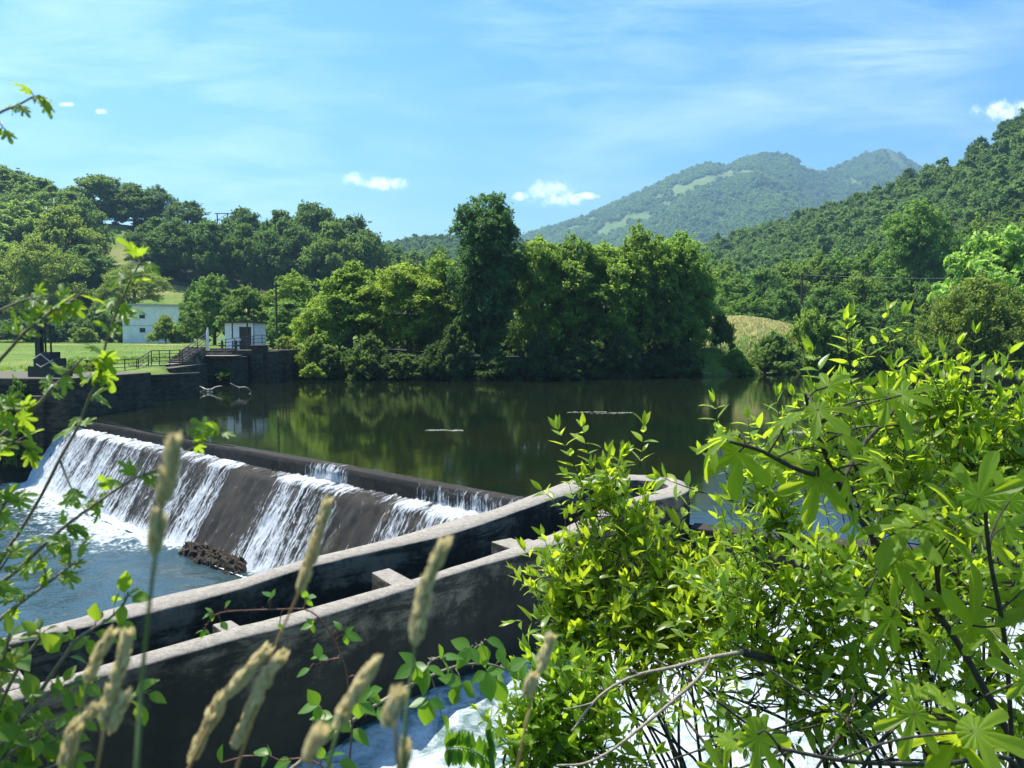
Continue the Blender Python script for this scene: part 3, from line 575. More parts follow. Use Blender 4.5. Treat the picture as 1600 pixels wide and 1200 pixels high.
# white hut
ht = empty('white_hut', (-27, 76, 2.96), 0, 'small white boarded hut with a flat dark roof and dark doorway by the water', 'hut')
hx0, hx1, hy0, hy1 = at_y(352, 540, 76)[0], at_y(397.5, 540, 76)[0], 76.0, 79.6; zr = zpix(504.5, 76)
b = MB(); th = .12
b.box((hx0, hy0, 2.97), (at_y(374,540,76)[0], hy0+th, zr)); b.box((at_y(393,540,76)[0], hy0, 2.97), (hx1, hy0+th, zr)); b.box((at_y(374,540,76)[0], hy0, zpix(510.5,76)), (at_y(393,540,76)[0], hy0+th, zr))
b.box((hx0, hy0+th, 2.97), (hx0+th, hy1, zr)); b.box((hx1-th, hy0+th, 2.97), (hx1, hy1, zr)); b.box((hx0+th, hy1-th, 2.97), (hx1-th, hy1, zr))
for i in range(15):
    xx = hx0+.1+i*(hx1-hx0-.2)/14
    if not (at_y(374,540,76)[0]-.05 < xx < at_y(393,540,76)[0]+.05): b.box((xx-.02, hy0-.022, 3.0), (xx+.02, hy0, zr-.02))
for i in range(14): yy = hy0+.1+i*(hy1-hy0-.2)/13; b.box((hx1, yy-.02, 3.0), (hx1+.022, yy+.02, zr-.02))
child('wall', b.mesh('wall'), M['white_paint'], ht)
b = MB(); b.box((hx0-.45, hy0-.5, zr), (hx1+.25, hy1+.3, zr+.14)); child('roof', b.mesh('roof'), M['iron'], ht)
b = MB(); b.box((at_y(374,540,76)[0]+.02, hy0+.05, 2.97), (at_y(393,540,76)[0]-.02, hy0+.1, zpix(510.8,76))); child('door', b.mesh('door'), M['dark'], ht)
for u_ in (363.5, 387.0):
    p = at_y(u_, 540, 74.8); b = MB(); b.tube([(p[0], 74.8, 2.9), (p[0], 74.8, zr+.02)], .07, 8); b.box((p[0]-.16, 74.64, 2.9), (p[0]+.16, 74.96, 3.05)); tag(b.build('canopy_post', M['iron']), 'dark iron post %s of the white hut' % ('left of the doorway' if u_ < 370 else 'crossing the doorway'), 'post', 'posts before the hut')
p = at_y(397, 540, 72.5); b = MB(); b.tube([(p[0], 72.5, 2.9), (p[0]+.02, 72.5, zpix(466, 72.5))], .045, 7); b.box((p[0]-.12, 72.38, 2.88), (p[0]+.12, 72.62, 3.0)); tag(b.build('thin_mast', M['iron']), 'thin tall dark mast rising above the corner of the white hut', 'mast')
pl = empty('platform_railing', (-25, 72, 3), 0, 'low dark railing on the platform in front of the hut', 'railing'); pts_ = np.array([(-26.6,71.4,2.98),(-23.2,71.4,3.4),(-22.6,74.5,2.98),(-22.4,77,2.98)])
for hgt in (.35, .7, 1.0): b = MB(); b.tube(pts_+[0,0,hgt], .03, 6); child('rail', b.mesh('rail'), M['iron'], pl)
for p in list(pts_) + [(pts_[0]*(1-f)+pts_[1]*f) for f in (.25,.5,.75)] + [(pts_[2]*(1-f)+pts_[3]*f) for f in (.33,.66)]: b = MB(); b.tube([p-[0,0,.1], p+[0,0,1.02]], .035, 6); child('post', b.mesh('post'), M['iron'], pl)
b = MB(); p = at_y(324.5, 547, 65.8); b.box((p[0]-.09, 65.7, 3.1), (p[0]+.09, 65.9, 4.6)); b.tube([(p[0],65.8,4.55),(p[0]+.05,65.8,5.0)], [.09,.05], 6); tag(b.build('white_post', M['white_paint']), 'slim white painted post at the head of the stone stairs', 'post')
for k_, (u_, lab) in enumerate(((347, 'white topped winch stand left of the hut doorway'), (369, 'white topped winch stand right beside the hut doorway'))):
    p = at_y(u_, 535, 71.9); w_ = empty('winch_stand', (p[0], 71.9, 2.98), 0, lab, 'winch', 'sluice winches'); b = MB(); b.box((-.08,-.08,0),(.08,.08,.9)); b.box((-.3,-.1,.35),(.3,.1,.5)); b.tube([(-.35,0,.6),(.4,0,.75)], .04, 6); link('stand', b.mesh('stand'), M['iron'], w_)
    b = MB(); b.box((-.38,-.2,.9),(.38,.2,1.06)); o = link('hood', b.mesh('hood'), M['white_paint'], w_)
# gate hoist on the abutment
gh = empty('gate_hoist', (-25.2, 40.5, 2.05), 0, 'tall dark sluice gate hoist on the abutment at the far end of the weir', 'hoist')
xm = at_y(59, 500, 40)[0]
b = MB(); b.box((xm-.14, 39.9, 2.0), (xm+.14, 40.15, zpix(453, 40))); b.box((xm-.16, 39.88, zpix(453,40)), (xm+.16, 40.17, zpix(451,40))); child('mast', b.mesh('mast'), M['iron'], gh)
for u_ in (66.5, 70.5, 79): p = at_y(u_, 540, 40); b = MB(); b.tube([(p[0], 40.05, 2.6), (p[0]-.02, 40.05, zpix(505 if u_ < 79 else 517, 40))], .045, 6); child('screw_rod', b.mesh('screw_rod'), M['iron'], gh)
b = MB(); b.box((xm-.05, 39.8, zpix(515,40)), (at_y(80,540,40)[0]+.05, 40.3, zpix(509,40))); child('cross_beam', b.mesh('cross_beam'), M['iron'], gh)
x0, x1 = at_y(52,560,40)[0], at_y(99,560,40)[0]
b = MB(); b.box((x0, 39.5, 2.0), (x1, 40.8, zpix(572,40))); b.box((x0+.25, 39.6, zpix(572,40)), (x1-.25, 40.7, zpix(560,40))); b.box((x0+.55, 39.7, zpix(560,40)), (x1-.5, 40.6, zpix(550,40))); child('gearbox', b.mesh('gearbox'), M['iron'], gh)
b = MB(); 
for k_ in range(2):
    b.tube([(x0+.3+k_*.2, 39.42, zpix(562+k_*6,40)), (x0+.75, 39.4, zpix(553+k_*20,40)), (x1-.2, 39.42, zpix(568-k_*6,40))], .035, 5)
child('brace', b.mesh('brace'), M['driftwood'], gh)
# old white house on the lawn
hy = 150.0; hp = at_y(241, 537, hy); hs_ = empty('white_house', (hp[0], hy, 3.2), R(25.5), 'old two storey whitewashed house with a flat roof and two small dark windows', 'house')
W2 = 10.9/2; HH = zpix(478.5, 150) - 3.2
def hloc(name, b, m, parent=None): return link(name, b.mesh(name), m, parent or hs_)
wins = [(-2.05, zpix(497.8,150)-3.2, zpix(491.8,150)-3.2), (-1.95, zpix(519.5,150)-3.2, zpix(512.5,150)-3.2)]
b = MB(); a0, a1 = -2.5, -1.5
b.box((-W2,0,-1),(a0,.3,HH)); b.box((a1,0,-1),(W2,.3,HH)); zz = -1
for c_, z0, z1 in sorted(wins, key=lambda q_: q_[1]): b.box((a0,0,zz),(a1,.3,z0)); zz = z1
b.box((a0,0,zz),(a1,.3,HH)); b.box((-W2,.3,-1),(-W2+.3,7,HH)); b.box((W2-.3,.3,-1),(W2,7,HH)); b.box((-W2+.3,6.7,-1),(W2-.3,7,HH)); hloc('wall', b, M['house_white'])
for c_, z0, z1 in wins:
    b = MB(); b.box((a0,.18,z0),(a1,.24,z1)); wnd = hloc('window', b, M['dark']); b = MB(); b.box((a0-.08,-.07,z0-.09),(a1+.08,.16,z0-.005)); link('sill', b.mesh('sill'), M['house_white'], wnd)
b = MB(); b.box((-W2-.35,-.4,HH),(W2+.3,7.3,HH+.22)); b.box((-W2-.25,-.3,HH+.22),(W2+.2,7.2,HH+.42)); hloc('roof', b, M['roof_grey'])
b = MB(); b.box((-W2-.02,-.03,HH*.47),(W2,-.002,HH*.47+.06)); hloc('string_course', b, M['dark'])
# poles and wires
def pole(u, vt, y, r, label, cross=False):
    x = at_y(u, 500, y)[0]; zb = float(gz(x, y)); zt = zpix(vt, y); pr = empty('utility_pole', (x, y, zb), 0, label, 'pole'); b = MB(); b.tube([(0,0,-.5),(0,0,zt-zb)], [r, r*.7], 8); link('pole_shaft', b.mesh('pole_shaft'), M['wood_pole'], pr)
    b = MB(); b.box((-.35,-.05,zt-zb-.35),(.35,.05,zt-zb-.25)); link('crossarm', b.mesh('crossarm'), M['wood_pole'], pr); return np.array([x, y, zt-.2])
pole(432, 441, 84, .13, 'dark wooden utility pole between the hut and the shore trees')
pr2 = pole(1252, 427, 100, .17, 'dark wooden utility pole above the hay meadow')
e2 = at_y(1600, 428, 96); b = MB(); tt = np.linspace(0, 1.3, 30)[:,None]; ww = pr2*(1-tt)+e2*tt; ww[:,2] -= .5*np.sin(np.clip(tt[:,0]/1.3,0,1)*math.pi); b.tube(ww, .014, 4); tag(b.build('power_line', M['roof_grey']), 'thin overhead wire running right from the meadow pole', 'wire')
e1 = at_y(200, 497, 140); p0 = np.array([at_y(432,500,84)[0], 84, zpix(445,84)])
fr = empty('pylon', (at_y(350,340,252)[0], 252, float(gz(at_y(350,340,252)[0], 252))), 0, 'dark lattice power pylon frame on the left hill skyline', 'pylon'); zt = zpix(333, 252) - fr.location.z
b = MB()
for xx in (-2.2, 1.2): b.tube([(xx,0,-1),(xx,0,zt)], .2, 5)
child_ = link('post', b.mesh('post'), M['iron'], fr); b = MB()
for zz_ in (zt-.15, zt-2.2): b.box((-3,-.12,zz_-.12),(2.6,.12,zz_+.12))
b.tube([(-2.2,0,zt-2.2),(1.2,0,zt-.2)], .08, 4); link('crossbar', b.mesh('crossbar'), M['iron'], fr)
# low field wall under the left wood
ux = np.arange(95, 600, 12); b = MB(); line = []
for u in ux: x = (u-800)/FPX*203; line.append((x, 203, float(gz(x, 203))))
for a, c_ in zip(line[:-1], line[1:]): b.add([(a[0],a[1]-.3,a[2]-.6),(c_[0],c_[1]-.3,c_[2]-.6),(c_[0],c_[1]+.3,c_[2]-.6),(a[0],a[1]+.3,a[2]-.6),(a[0],a[1]-.3,a[2]+.9),(c_[0],c_[1]-.3,c_[2]+.9),(c_[0],c_[1]+.3,c_[2]+.9),(a[0],a[1]+.3,a[2]+.9)], [(0,3,2,1),(4,5,6,7),(0,1,5,4),(1,2,6,5),(2,3,7,6),(3,0,4,7)])
tag(b.build('field_wall', M['stone']), 'low grey field wall along the foot of the left wood', 'wall')
# driftwood
def drift(name, lines, y, label, r=.05):
    b = MB()
    for ln in lines:
        P = spline([at_y(u, v, y + .4*math.sin(i*2.1)) for i, (u, v) in enumerate(ln)], 5); b.tube(P, np.linspace(r, r*.35, len(P)), 6)
    tag(b.build(name, M['driftwood'], smooth=True), label, 'driftwood')
drift('dead_branch', [[(332,613),(318,611),(300,616),(280,621)],[(326,612),(310,618),(297,621),(285,624)],[(329,609),(319,608),(307,602),(289,601),(272,607)],[(322,609),(312,604),(300,601)],[(328,610),(337,605),(347,603)],[(330,612),(316,615),(305,617)]], 58, 'bleached forked dead branch lying in the water below the stone pier', .075)
drift('dead_branch', [[(360,599),(373,605),(384,605),(393,612),(388,616),(380,619),(364,625)],[(373,605),(374,610)]], 56, 'thin bleached curved dead branch in the water right of the forked one', .04)
drift('fallen_log', [[(1040,584),(1062,579),(1085,580),(1112,584)],[(1062,580),(1075,585)]], 82, 'thin grey fallen log at the water edge under the shore trees', .06)
drift('fallen_log', [[(1198,583),(1222,580),(1245,574),(1262,582)],[(1215,572),(1232,580)]], 86, 'bare grey branches at the water edge right of the hay meadow', .06)
# ------------------------------------------------------------------ trees
# a spray of foliage: a few bent leaf shapes around one point
def spray(seed, nl, r, lw, ll):
    g = np.random.default_rng(seed); V = []; F = []
    for i in range(nl):
        d = rdir(1, g)[0]; d[2] = abs(d[2])*.6 - .1; c = d*r*g.random()**.5; a = rdir(1, g)[0]; a[2] *= .4; a /= np.linalg.norm(a); nn = rdir(1, g)[0]; nn[2] = abs(nn[2]) + .5
        Bm = basis(a[None], nn[None])[0]; k_ = len(V)
        for p in ((0,-ll/2,0), (-lw/2,0,.06*ll), (0,ll/2,-.10*ll), (lw/2,0,.06*ll)): V.append(c + Bm @ np.array(p))
        F.append((k_, k_+1, k_+2, k_+3))
    return np.array(V), np.array(F)
def crown(seed, h, w, base, env, nlobes, nleaf, lsize, lobe=.26, flat=.88, nl=4, droop=0, gaps=.0, tw=16):
    # env: list of (height fraction, radius fraction); leaf sprays on the skins of many lobes
    g = np.random.default_rng(seed); eh, er = zip(*env); C = []; Rr = []
    for i in range(nlobes):
        tt = ((i+.5)/nlobes)**.9; rad = np.interp(tt, eh, er)*w/2; an = i*2.39996 + g.uniform(-.5, .5); lr = lobe*w/2*g.uniform(.5, 1.4)*(.55+.45*np.interp(tt, eh, er)); rr = max(0, rad - lr*.6)*g.uniform(.45, 1.22)
        C.append((math.cos(an)*rr, math.sin(an)*rr, base + lr*.3 + tt*(h-base-lr*1.0) + g.uniform(-.05, .05)*h)); Rr.append(lr)
    C = np.array(C); Rr = np.array(Rr); wgt = Rr**2; wgt /= wgt.sum(); idx = g.choice(nlobes, nleaf, p=wgt)
    ntw = tw; td = rdir(nlobes*ntw, g).reshape(nlobes, ntw, 3); td[:,:,2] = np.where(td[:,:,2] < -.4, -td[:,:,2]*.7, td[:,:,2]); td /= np.linalg.norm(td, axis=2, keepdims=True); tl = g.uniform(.7, 1.28, (nlobes, ntw))
    ti = g.integers(0, ntw, nleaf); d = td[idx, ti]; rr = Rr[idx]*tl[idx, ti]*g.uniform(.18, 1.0, nleaf)**.62
    pos = C[idx] + (d*rr[:,None] + g.normal(size=(nleaf, 3))*(Rr[idx]*(.16 - .06*rr/Rr[idx]))[:,None])*np.array([1,1,flat])
    nz = fbm(pos[:,0]*1.3+seed, pos[:,1]*1.3+pos[:,2]*1.7, 3); keep = nz > (.22 + gaps); pos, d = pos[keep], d[keep]; m_ = len(pos)
    tv, tf = spray(seed+5, nl, lsize*.62, lsize*.42, lsize*.9); al = rdir(m_, g); al[:,2] -= droop
    nn = d*.8 + .75*rdir(m_, g); nn[:,2] += .35; Mx = basis(al, nn); V, F, id_ = scatter(tv, tf, pos, Mx, g.uniform(.65, 1.35, m_))
    lr_ = g.random(nlobes)[idx][keep]; rn = np.clip(.35*lr_ + .65*g.random(m_), 0, 1)
    return pmesh('crown', V, quads=F, rnd=rn[id_]), C, Rr
def trunk(seed, h, base, r0, C, Rr, nlimb=9, lean=.0):
    g = np.random.default_rng(seed); b = MB(); P = [(0, 0, -.6)]; hh = base + (h-base)*.72
    for i in range(1, 9): f = i/8; P.append((math.sin(f*3+seed)*.03*h*f + lean*f, math.cos(f*2.3+seed)*.03*h*f, f*hh))
    P = np.array(P); b.tube(P, np.linspace(r0*1.15, r0*.3, 9), 8); o = np.argsort(-Rr)[:nlimb]
    for j in o:
        f = np.clip((C[j][2]-base*.4)/hh - .22, .12, .92); a = np.array([np.interp(f*8, range(9), P[:,i]) for i in range(3)]); c_ = (a + C[j])/2; c_[2] += .03*h
        b.tube([a, c_, C[j]], [r0*.42*(1-f*.5), r0*.26*(1-f*.5), r0*.1], 5)
    return b.mesh('trunk', True)
OAK = [(0,.72),(.2,.97),(.45,1),(.7,.86),(.88,.58),(1,.22)]; COL = [(0,.75),(.15,.95),(.5,1),(.75,.92),(.92,.62),(1,.3)]; CON = [(0,.75),(.25,1),(.55,.85),(.8,.6),(1,.2)]; BUSH = [(0,.95),(.35,1),(.7,.75),(1,.25)]
PROTO = {}
def proto(key, seed, h, w, base, env, nlobes, nleaf, ls, r0=.28, mat_='leaf_far', **k_):
    me, C, Rr = crown(seed, h, w, base, env, nlobes, nleaf, ls, **k_); me.materials.append(M[mat_]); tm = trunk(seed, h, base, r0, C, Rr); tm.materials.append(M['bark']); PROTO[key] = (me, tm, h, w)
proto('oak', 1, 13, 12, 1.0, OAK, 52, 11000, .44, lobe=.33); proto('oak2', 2, 13, 12, .9, OAK, 74, 11000, .44, lobe=.27); proto('round', 3, 11, 10, .7, OAK, 44, 9500, .42, lobe=.36)
proto('shore', 4, 12, 9, .5, COL, 84, 16000, .34, lobe=.32, flat=.8); proto('shore2', 5, 12, 9, .3, CON, 80, 15000, .34, lobe=.34, flat=.7, droop=.3); proto('tall', 6, 18, 9, .5, [(0,.6),(.2,.88),(.45,1),(.75,1),(.92,.8),(1,.5)], 120, 24000, .36, lobe=.36, flat=.95, tw=20)
proto('ash', 7, 13, 8, .8, COL, 74, 14000, .30, lobe=.33, nl=5, gaps=.04); proto('fig_big', 8, 11, 12, .5, OAK, 60, 9000, .62, lobe=.25, flat=.7, nl=3)
proto('willow', 9, 8, 11, .3, BUSH, 70, 17000, .24, lobe=.28, nl=5); proto('shrub', 10, 4, 5.4, .0, BUSH, 34, 6500, .27, r0=.1, lobe=.36); proto('shrub2', 11, 4, 5, .0, BUSH, 40, 6500, .24, r0=.1, lobe=.3)
proto('hillt', 12, 11, 9, .8, OAK, 18, 1100, 1.05, lobe=.42, mat_='leaf_hill', nl=4); proto('hillt2', 13, 12, 8, .8, COL, 18, 1100, 1.0, lobe=.42, mat_='leaf_hill', nl=4); proto('wispy', 14, 12, 11, 1.0, OAK, 70, 10000, .32, lobe=.25, nl=4, gaps=.07)
def tree(key, x, y, h, w_, label, group=None, colr=(1, 1, 1), name='tree', cat='tree', zb=None, rz=None, plain=False):
    me, tm, ph, pw = PROTO[key]; zb = float(gz(x, y)) if zb is None else zb; r_ = empty(name, (x, y, zb), random.random()*6.28 if rz is None else rz, label, cat, group)
    r_.scale = (w_/pw, w_/pw, h/ph)
    o = link('crown', me, None, r_); o.color = (*colr, 1)
    if not plain: link('trunk', tm, None, r_)
    return r_
def tpx(key, u, vt, y, wpx, label, vb=None, **k_):
    x = (u-800)/FPX*y; zb = float(gz(x, y)) if vb is None else zpix(vb, y); zt = zpix(vt, y)
    return tree(key, x, y, max(1.0, zt-zb), wpx/FPX*y, label, zb=zb, **k_)
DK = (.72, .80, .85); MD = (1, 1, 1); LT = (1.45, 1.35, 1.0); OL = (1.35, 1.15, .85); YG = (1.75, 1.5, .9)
ORD = ['first','second','third','fourth','fifth','sixth','seventh','eighth','ninth','tenth','eleventh','twelfth','thirteenth','fourteenth']
# left hill: skyline row, middle row, foot row
sky_row = [(15,262,242,120,'oak'),(72,284,232,105,'oak2'),(118,302,226,80,'round'),(165,276,252,105,'oak'),(216,291,252,85,'oak2'),(252,295,256,72,'wispy'),(300,318,250,72,'round'),(386,328,240,76,'oak'),(440,334,226,84,'oak2'),(493,320,226,112,'oak'),(552,341,216,100,'round')]
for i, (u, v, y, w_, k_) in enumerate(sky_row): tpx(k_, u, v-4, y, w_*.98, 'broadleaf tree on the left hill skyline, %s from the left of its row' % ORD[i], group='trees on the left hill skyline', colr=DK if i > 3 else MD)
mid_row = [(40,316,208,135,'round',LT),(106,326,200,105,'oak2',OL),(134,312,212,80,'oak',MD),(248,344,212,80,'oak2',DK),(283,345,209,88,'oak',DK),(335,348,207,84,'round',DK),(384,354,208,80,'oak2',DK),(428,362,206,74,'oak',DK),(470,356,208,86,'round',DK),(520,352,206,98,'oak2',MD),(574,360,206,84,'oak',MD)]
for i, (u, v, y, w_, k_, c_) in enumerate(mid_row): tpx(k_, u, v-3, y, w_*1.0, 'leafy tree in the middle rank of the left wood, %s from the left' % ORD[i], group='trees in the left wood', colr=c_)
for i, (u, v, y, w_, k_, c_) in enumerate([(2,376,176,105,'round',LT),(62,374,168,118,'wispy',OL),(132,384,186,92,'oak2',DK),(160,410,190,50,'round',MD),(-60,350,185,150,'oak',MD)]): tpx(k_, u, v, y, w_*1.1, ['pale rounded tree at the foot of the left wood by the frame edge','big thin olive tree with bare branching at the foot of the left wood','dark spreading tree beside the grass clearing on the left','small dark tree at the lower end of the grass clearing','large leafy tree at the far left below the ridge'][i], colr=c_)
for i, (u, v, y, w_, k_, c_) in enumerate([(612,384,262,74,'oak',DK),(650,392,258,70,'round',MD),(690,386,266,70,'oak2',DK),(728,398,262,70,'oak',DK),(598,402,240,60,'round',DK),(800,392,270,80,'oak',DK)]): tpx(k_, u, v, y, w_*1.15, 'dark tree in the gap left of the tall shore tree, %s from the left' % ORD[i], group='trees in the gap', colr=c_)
tpx('wispy', 212, 414, 172, 104, 'thin olive tree standing behind the white house', vb=478, colr=OL)
tpx('wispy', 176, 440, 165, 60, 'low olive tree left of the white house', vb=505, colr=OL)
tpx('round', 336, 430, 118, 92, 'big rounded dark green tree right of the white house', colr=(.95,1.02,1.0))
tpx('shrub', 302, 448, 140, 44, 'dark tree against the right wall of the white house', colr=DK)
tpx('round', 388, 448, 104, 84, 'bushy green tree behind the white hut', colr=MD)
tpx('ash', 462, 428, 104, 84, 'light green tree above the utility pole', colr=LT)
tpx('round', 455, 470, 94, 96, 'dense bluish green tree right of the hut', colr=(1.0,1.08,1.05))
# hedge row and garden bushes, left
for i, (u, v, y, w_, k_, c_) in enumerate([(24,500,150,70,'shrub',DK),(70,490,152,70,'shrub2',DK),(118,494,152,62,'shrub',DK),(156,482,150,62,'shrub2',DK),(190,500,150,50,'shrub',DK),(-25,492,150,70,'shrub2',DK),(132,512,140,36,'shrub2',OL)]): tpx(k_, u, v, y, w_, 'dark bush in the lawn edge hedge left of the house, %s in its row' % ORD[i] if c_ == DK else 'small olive bush before the dark hedge left of the house', group='hedge bushes left of the house', name='bush', cat='bush', colr=c_)
tpx('shrub', 260, 495, 136, 48, 'upright light green bush in front of the white house', name='bush', cat='bush', colr=OL)
tpx('shrub2', 281, 514, 138, 34, 'low light green bush beside the taller one at the house', name='bush', cat='bush', colr=LT)
# shore trees of the far bank
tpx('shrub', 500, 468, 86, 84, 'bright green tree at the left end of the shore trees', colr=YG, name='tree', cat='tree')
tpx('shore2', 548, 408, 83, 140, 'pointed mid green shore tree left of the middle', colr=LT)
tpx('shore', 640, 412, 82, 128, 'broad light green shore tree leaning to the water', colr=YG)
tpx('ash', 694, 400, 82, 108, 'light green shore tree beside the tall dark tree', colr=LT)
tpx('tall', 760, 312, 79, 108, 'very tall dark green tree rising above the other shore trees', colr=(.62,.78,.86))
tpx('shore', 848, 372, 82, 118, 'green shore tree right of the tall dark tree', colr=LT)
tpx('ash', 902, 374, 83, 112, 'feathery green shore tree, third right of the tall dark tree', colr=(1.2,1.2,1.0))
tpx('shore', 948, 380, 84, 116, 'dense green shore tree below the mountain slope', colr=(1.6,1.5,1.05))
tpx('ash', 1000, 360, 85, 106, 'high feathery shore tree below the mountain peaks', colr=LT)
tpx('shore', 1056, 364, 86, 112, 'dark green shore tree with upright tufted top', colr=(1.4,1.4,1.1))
tpx('shore2', 1074, 400, 88, 80, 'dark shore tree at the right end with a bough over the hay', colr=(1.2,1.3,1.05))
tpx('shrub', 1126, 488, 87, 38, 'hanging dark bough tree above the hay meadow edge', vb=545, colr=DK)
# low growth at the water line
low = [(482,520,77.5,70,LT),(523,498,77,88,MD),(572,505,76.5,92,MD),(622,500,76,100,MD),(668,510,75.5,86,DK),(716,500,75.5,80,DK),(770,505,75.5,84,DK),(826,500,76,84,DK),(876,512,77,80,MD),(920,506,78,84,DK),(968,516,79.5,84,DK),(1012,512,81,84,DK),(1056,520,82.5,76,DK),(1090,548,84,52,DK)]
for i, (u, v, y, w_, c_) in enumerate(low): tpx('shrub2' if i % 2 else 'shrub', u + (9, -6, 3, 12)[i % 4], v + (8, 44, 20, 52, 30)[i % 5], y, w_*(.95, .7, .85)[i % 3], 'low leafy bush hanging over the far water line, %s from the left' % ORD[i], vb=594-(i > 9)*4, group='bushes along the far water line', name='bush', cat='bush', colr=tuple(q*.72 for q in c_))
tpx('shrub', 487, 569, 70.5, 36, 'small bright bush standing in the water by the shore', vb=590, name='bush', cat='bush', colr=YG)
tpx('shrub2', 444, 526, 79.5, 66, 'yellowish bush between the hut and the shore trees', vb=578, name='bush', cat='bush', colr=OL)
tpx('shrub', 415, 556, 77, 30, 'small dark bush under the right wall of the hut', vb=592, name='bush', cat='bush', colr=DK)
for i, (u, v, y, w_, k_, c_, lab) in enumerate([(1212,522,88,84,'shrub','MD','rounded bush at the water right of the hay meadow'),(1262,484,92,86,'shrub2','LT','light green upright bush under the meadow pole'),(1150,548,87,60,'shrub','LT','low grassy bush below the hay meadow'),(1306,520,92,84,'shrub','LT','bright low bush right of the meadow pole'),(1400,506,96,120,'willow','DK','wide dark bush behind the fig shoots'),(1345,515,94,70,'shrub2','MD','mid green bush behind the leafy shoots')]):
    tpx(k_, u, v, y, w_, lab, vb=586, name='bush', cat='bush', colr={'MD':MD,'LT':LT,'DK':DK}[c_])
tpx('willow', 1528, 428, 88, 172, 'big rounded olive willow bush at the right', vb=585, colr=(1.35,1.15,.8)); tpx('willow', 1628, 470, 92, 150, 'grey green bush at the right frame edge', vb=585, colr=(1.0,1.0,.95))
tpx('fig_big', 1560, 362, 100, 200, 'pale sunlit large leaved tree at the right edge', vb=560, colr=(1.75,1.75,1.5))
tpx('shrub2', 1470, 530, 86, 90, 'dark bush at the foot of the olive willow', vb=588, name='bush', cat='bush', colr=DK)
# locust wood behind the meadow
loc_ = [(1145,432,170,70),(1190,420,176,76),(1232,412,182,80),(1168,462,150,64),(1218,452,152,70),(1268,400,184,78),(1310,398,180,80),(1290,446,150,74),(1340,430,154,74),(1352,386,182,76),(1388,440,150,70),(1130,410,215,60),(1105,400,225,60),(1480,360,190,84),(1525,345,195,84),(1570,350,200,90),(1440,440,150,66),(1620,330,200,100),(1330,480,140,60),(1385,480,138,56),(1420,490,138,50)]
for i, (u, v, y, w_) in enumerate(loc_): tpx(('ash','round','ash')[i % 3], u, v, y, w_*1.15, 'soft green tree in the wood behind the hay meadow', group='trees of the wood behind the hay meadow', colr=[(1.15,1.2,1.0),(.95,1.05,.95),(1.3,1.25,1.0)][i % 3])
tpx('tall', 1424, 322, 158, 96, 'tall green tree standing above the wood on the right', colr=(1.1,1.2,.95)); tpx('ash', 1462, 352, 165, 70, 'slender tree right of the tall one in the right wood', colr=(1.15,1.2,1.0))
# hillside wood on the right: nearest trees singly, the rest as one mass
pts = []; g = np.random.default_rng(21)
for _ in range(9000):
    u = g.uniform(1000, 1800); y = 165 * (640/165) ** g.random(); x = (u-800)/FPX*y; D = np.interp(u, HR_U, HR_D); y0 = np.interp(u, HR_U, HR_Y0)
    if y < y0+12 or y > D+16: continue
    pts.append((x, y))
pts = np.array(pts); sel = []; cell = {}
for x, y in pts:                       # keep them a crown apart
    k_ = (int(x//5.2), int(y//5.2)); okk = all((x-a)**2+(y-b_)**2 > 27 for i in (-1,0,1) for j in (-1,0,1) for a, b_ in cell.get((k_[0]+i, k_[1]+j), []))
    if okk: cell.setdefault(k_, []).append((x, y)); sel.append((x, y))
sel = np.array(sel); zs = np.maximum(hill_r(sel[:,0], sel[:,1]), gz(sel[:,0], sel[:,1])); sel = np.c_[sel, zs]; uu = 800+FPX*sel[:,0]/sel[:,1]
order = np.argsort(sel[:,1] + np.where(uu > 1660, 1000, 0)); near_ = order[:110]; rest = order[110:]
for i in near_:
    x, y, z = sel[i]; tree('hillt' if i % 2 else 'hillt2', x, y, g.uniform(8, 13), g.uniform(7, 11), 'leafy tree on the lower slope of the right hill wood', 'trees on the right hill', tuple(np.array([1,1,1])*g.uniform(.75,1.35)*np.array([g.uniform(.9,1.2),1,.95])), zb=z-.5, plain=False)
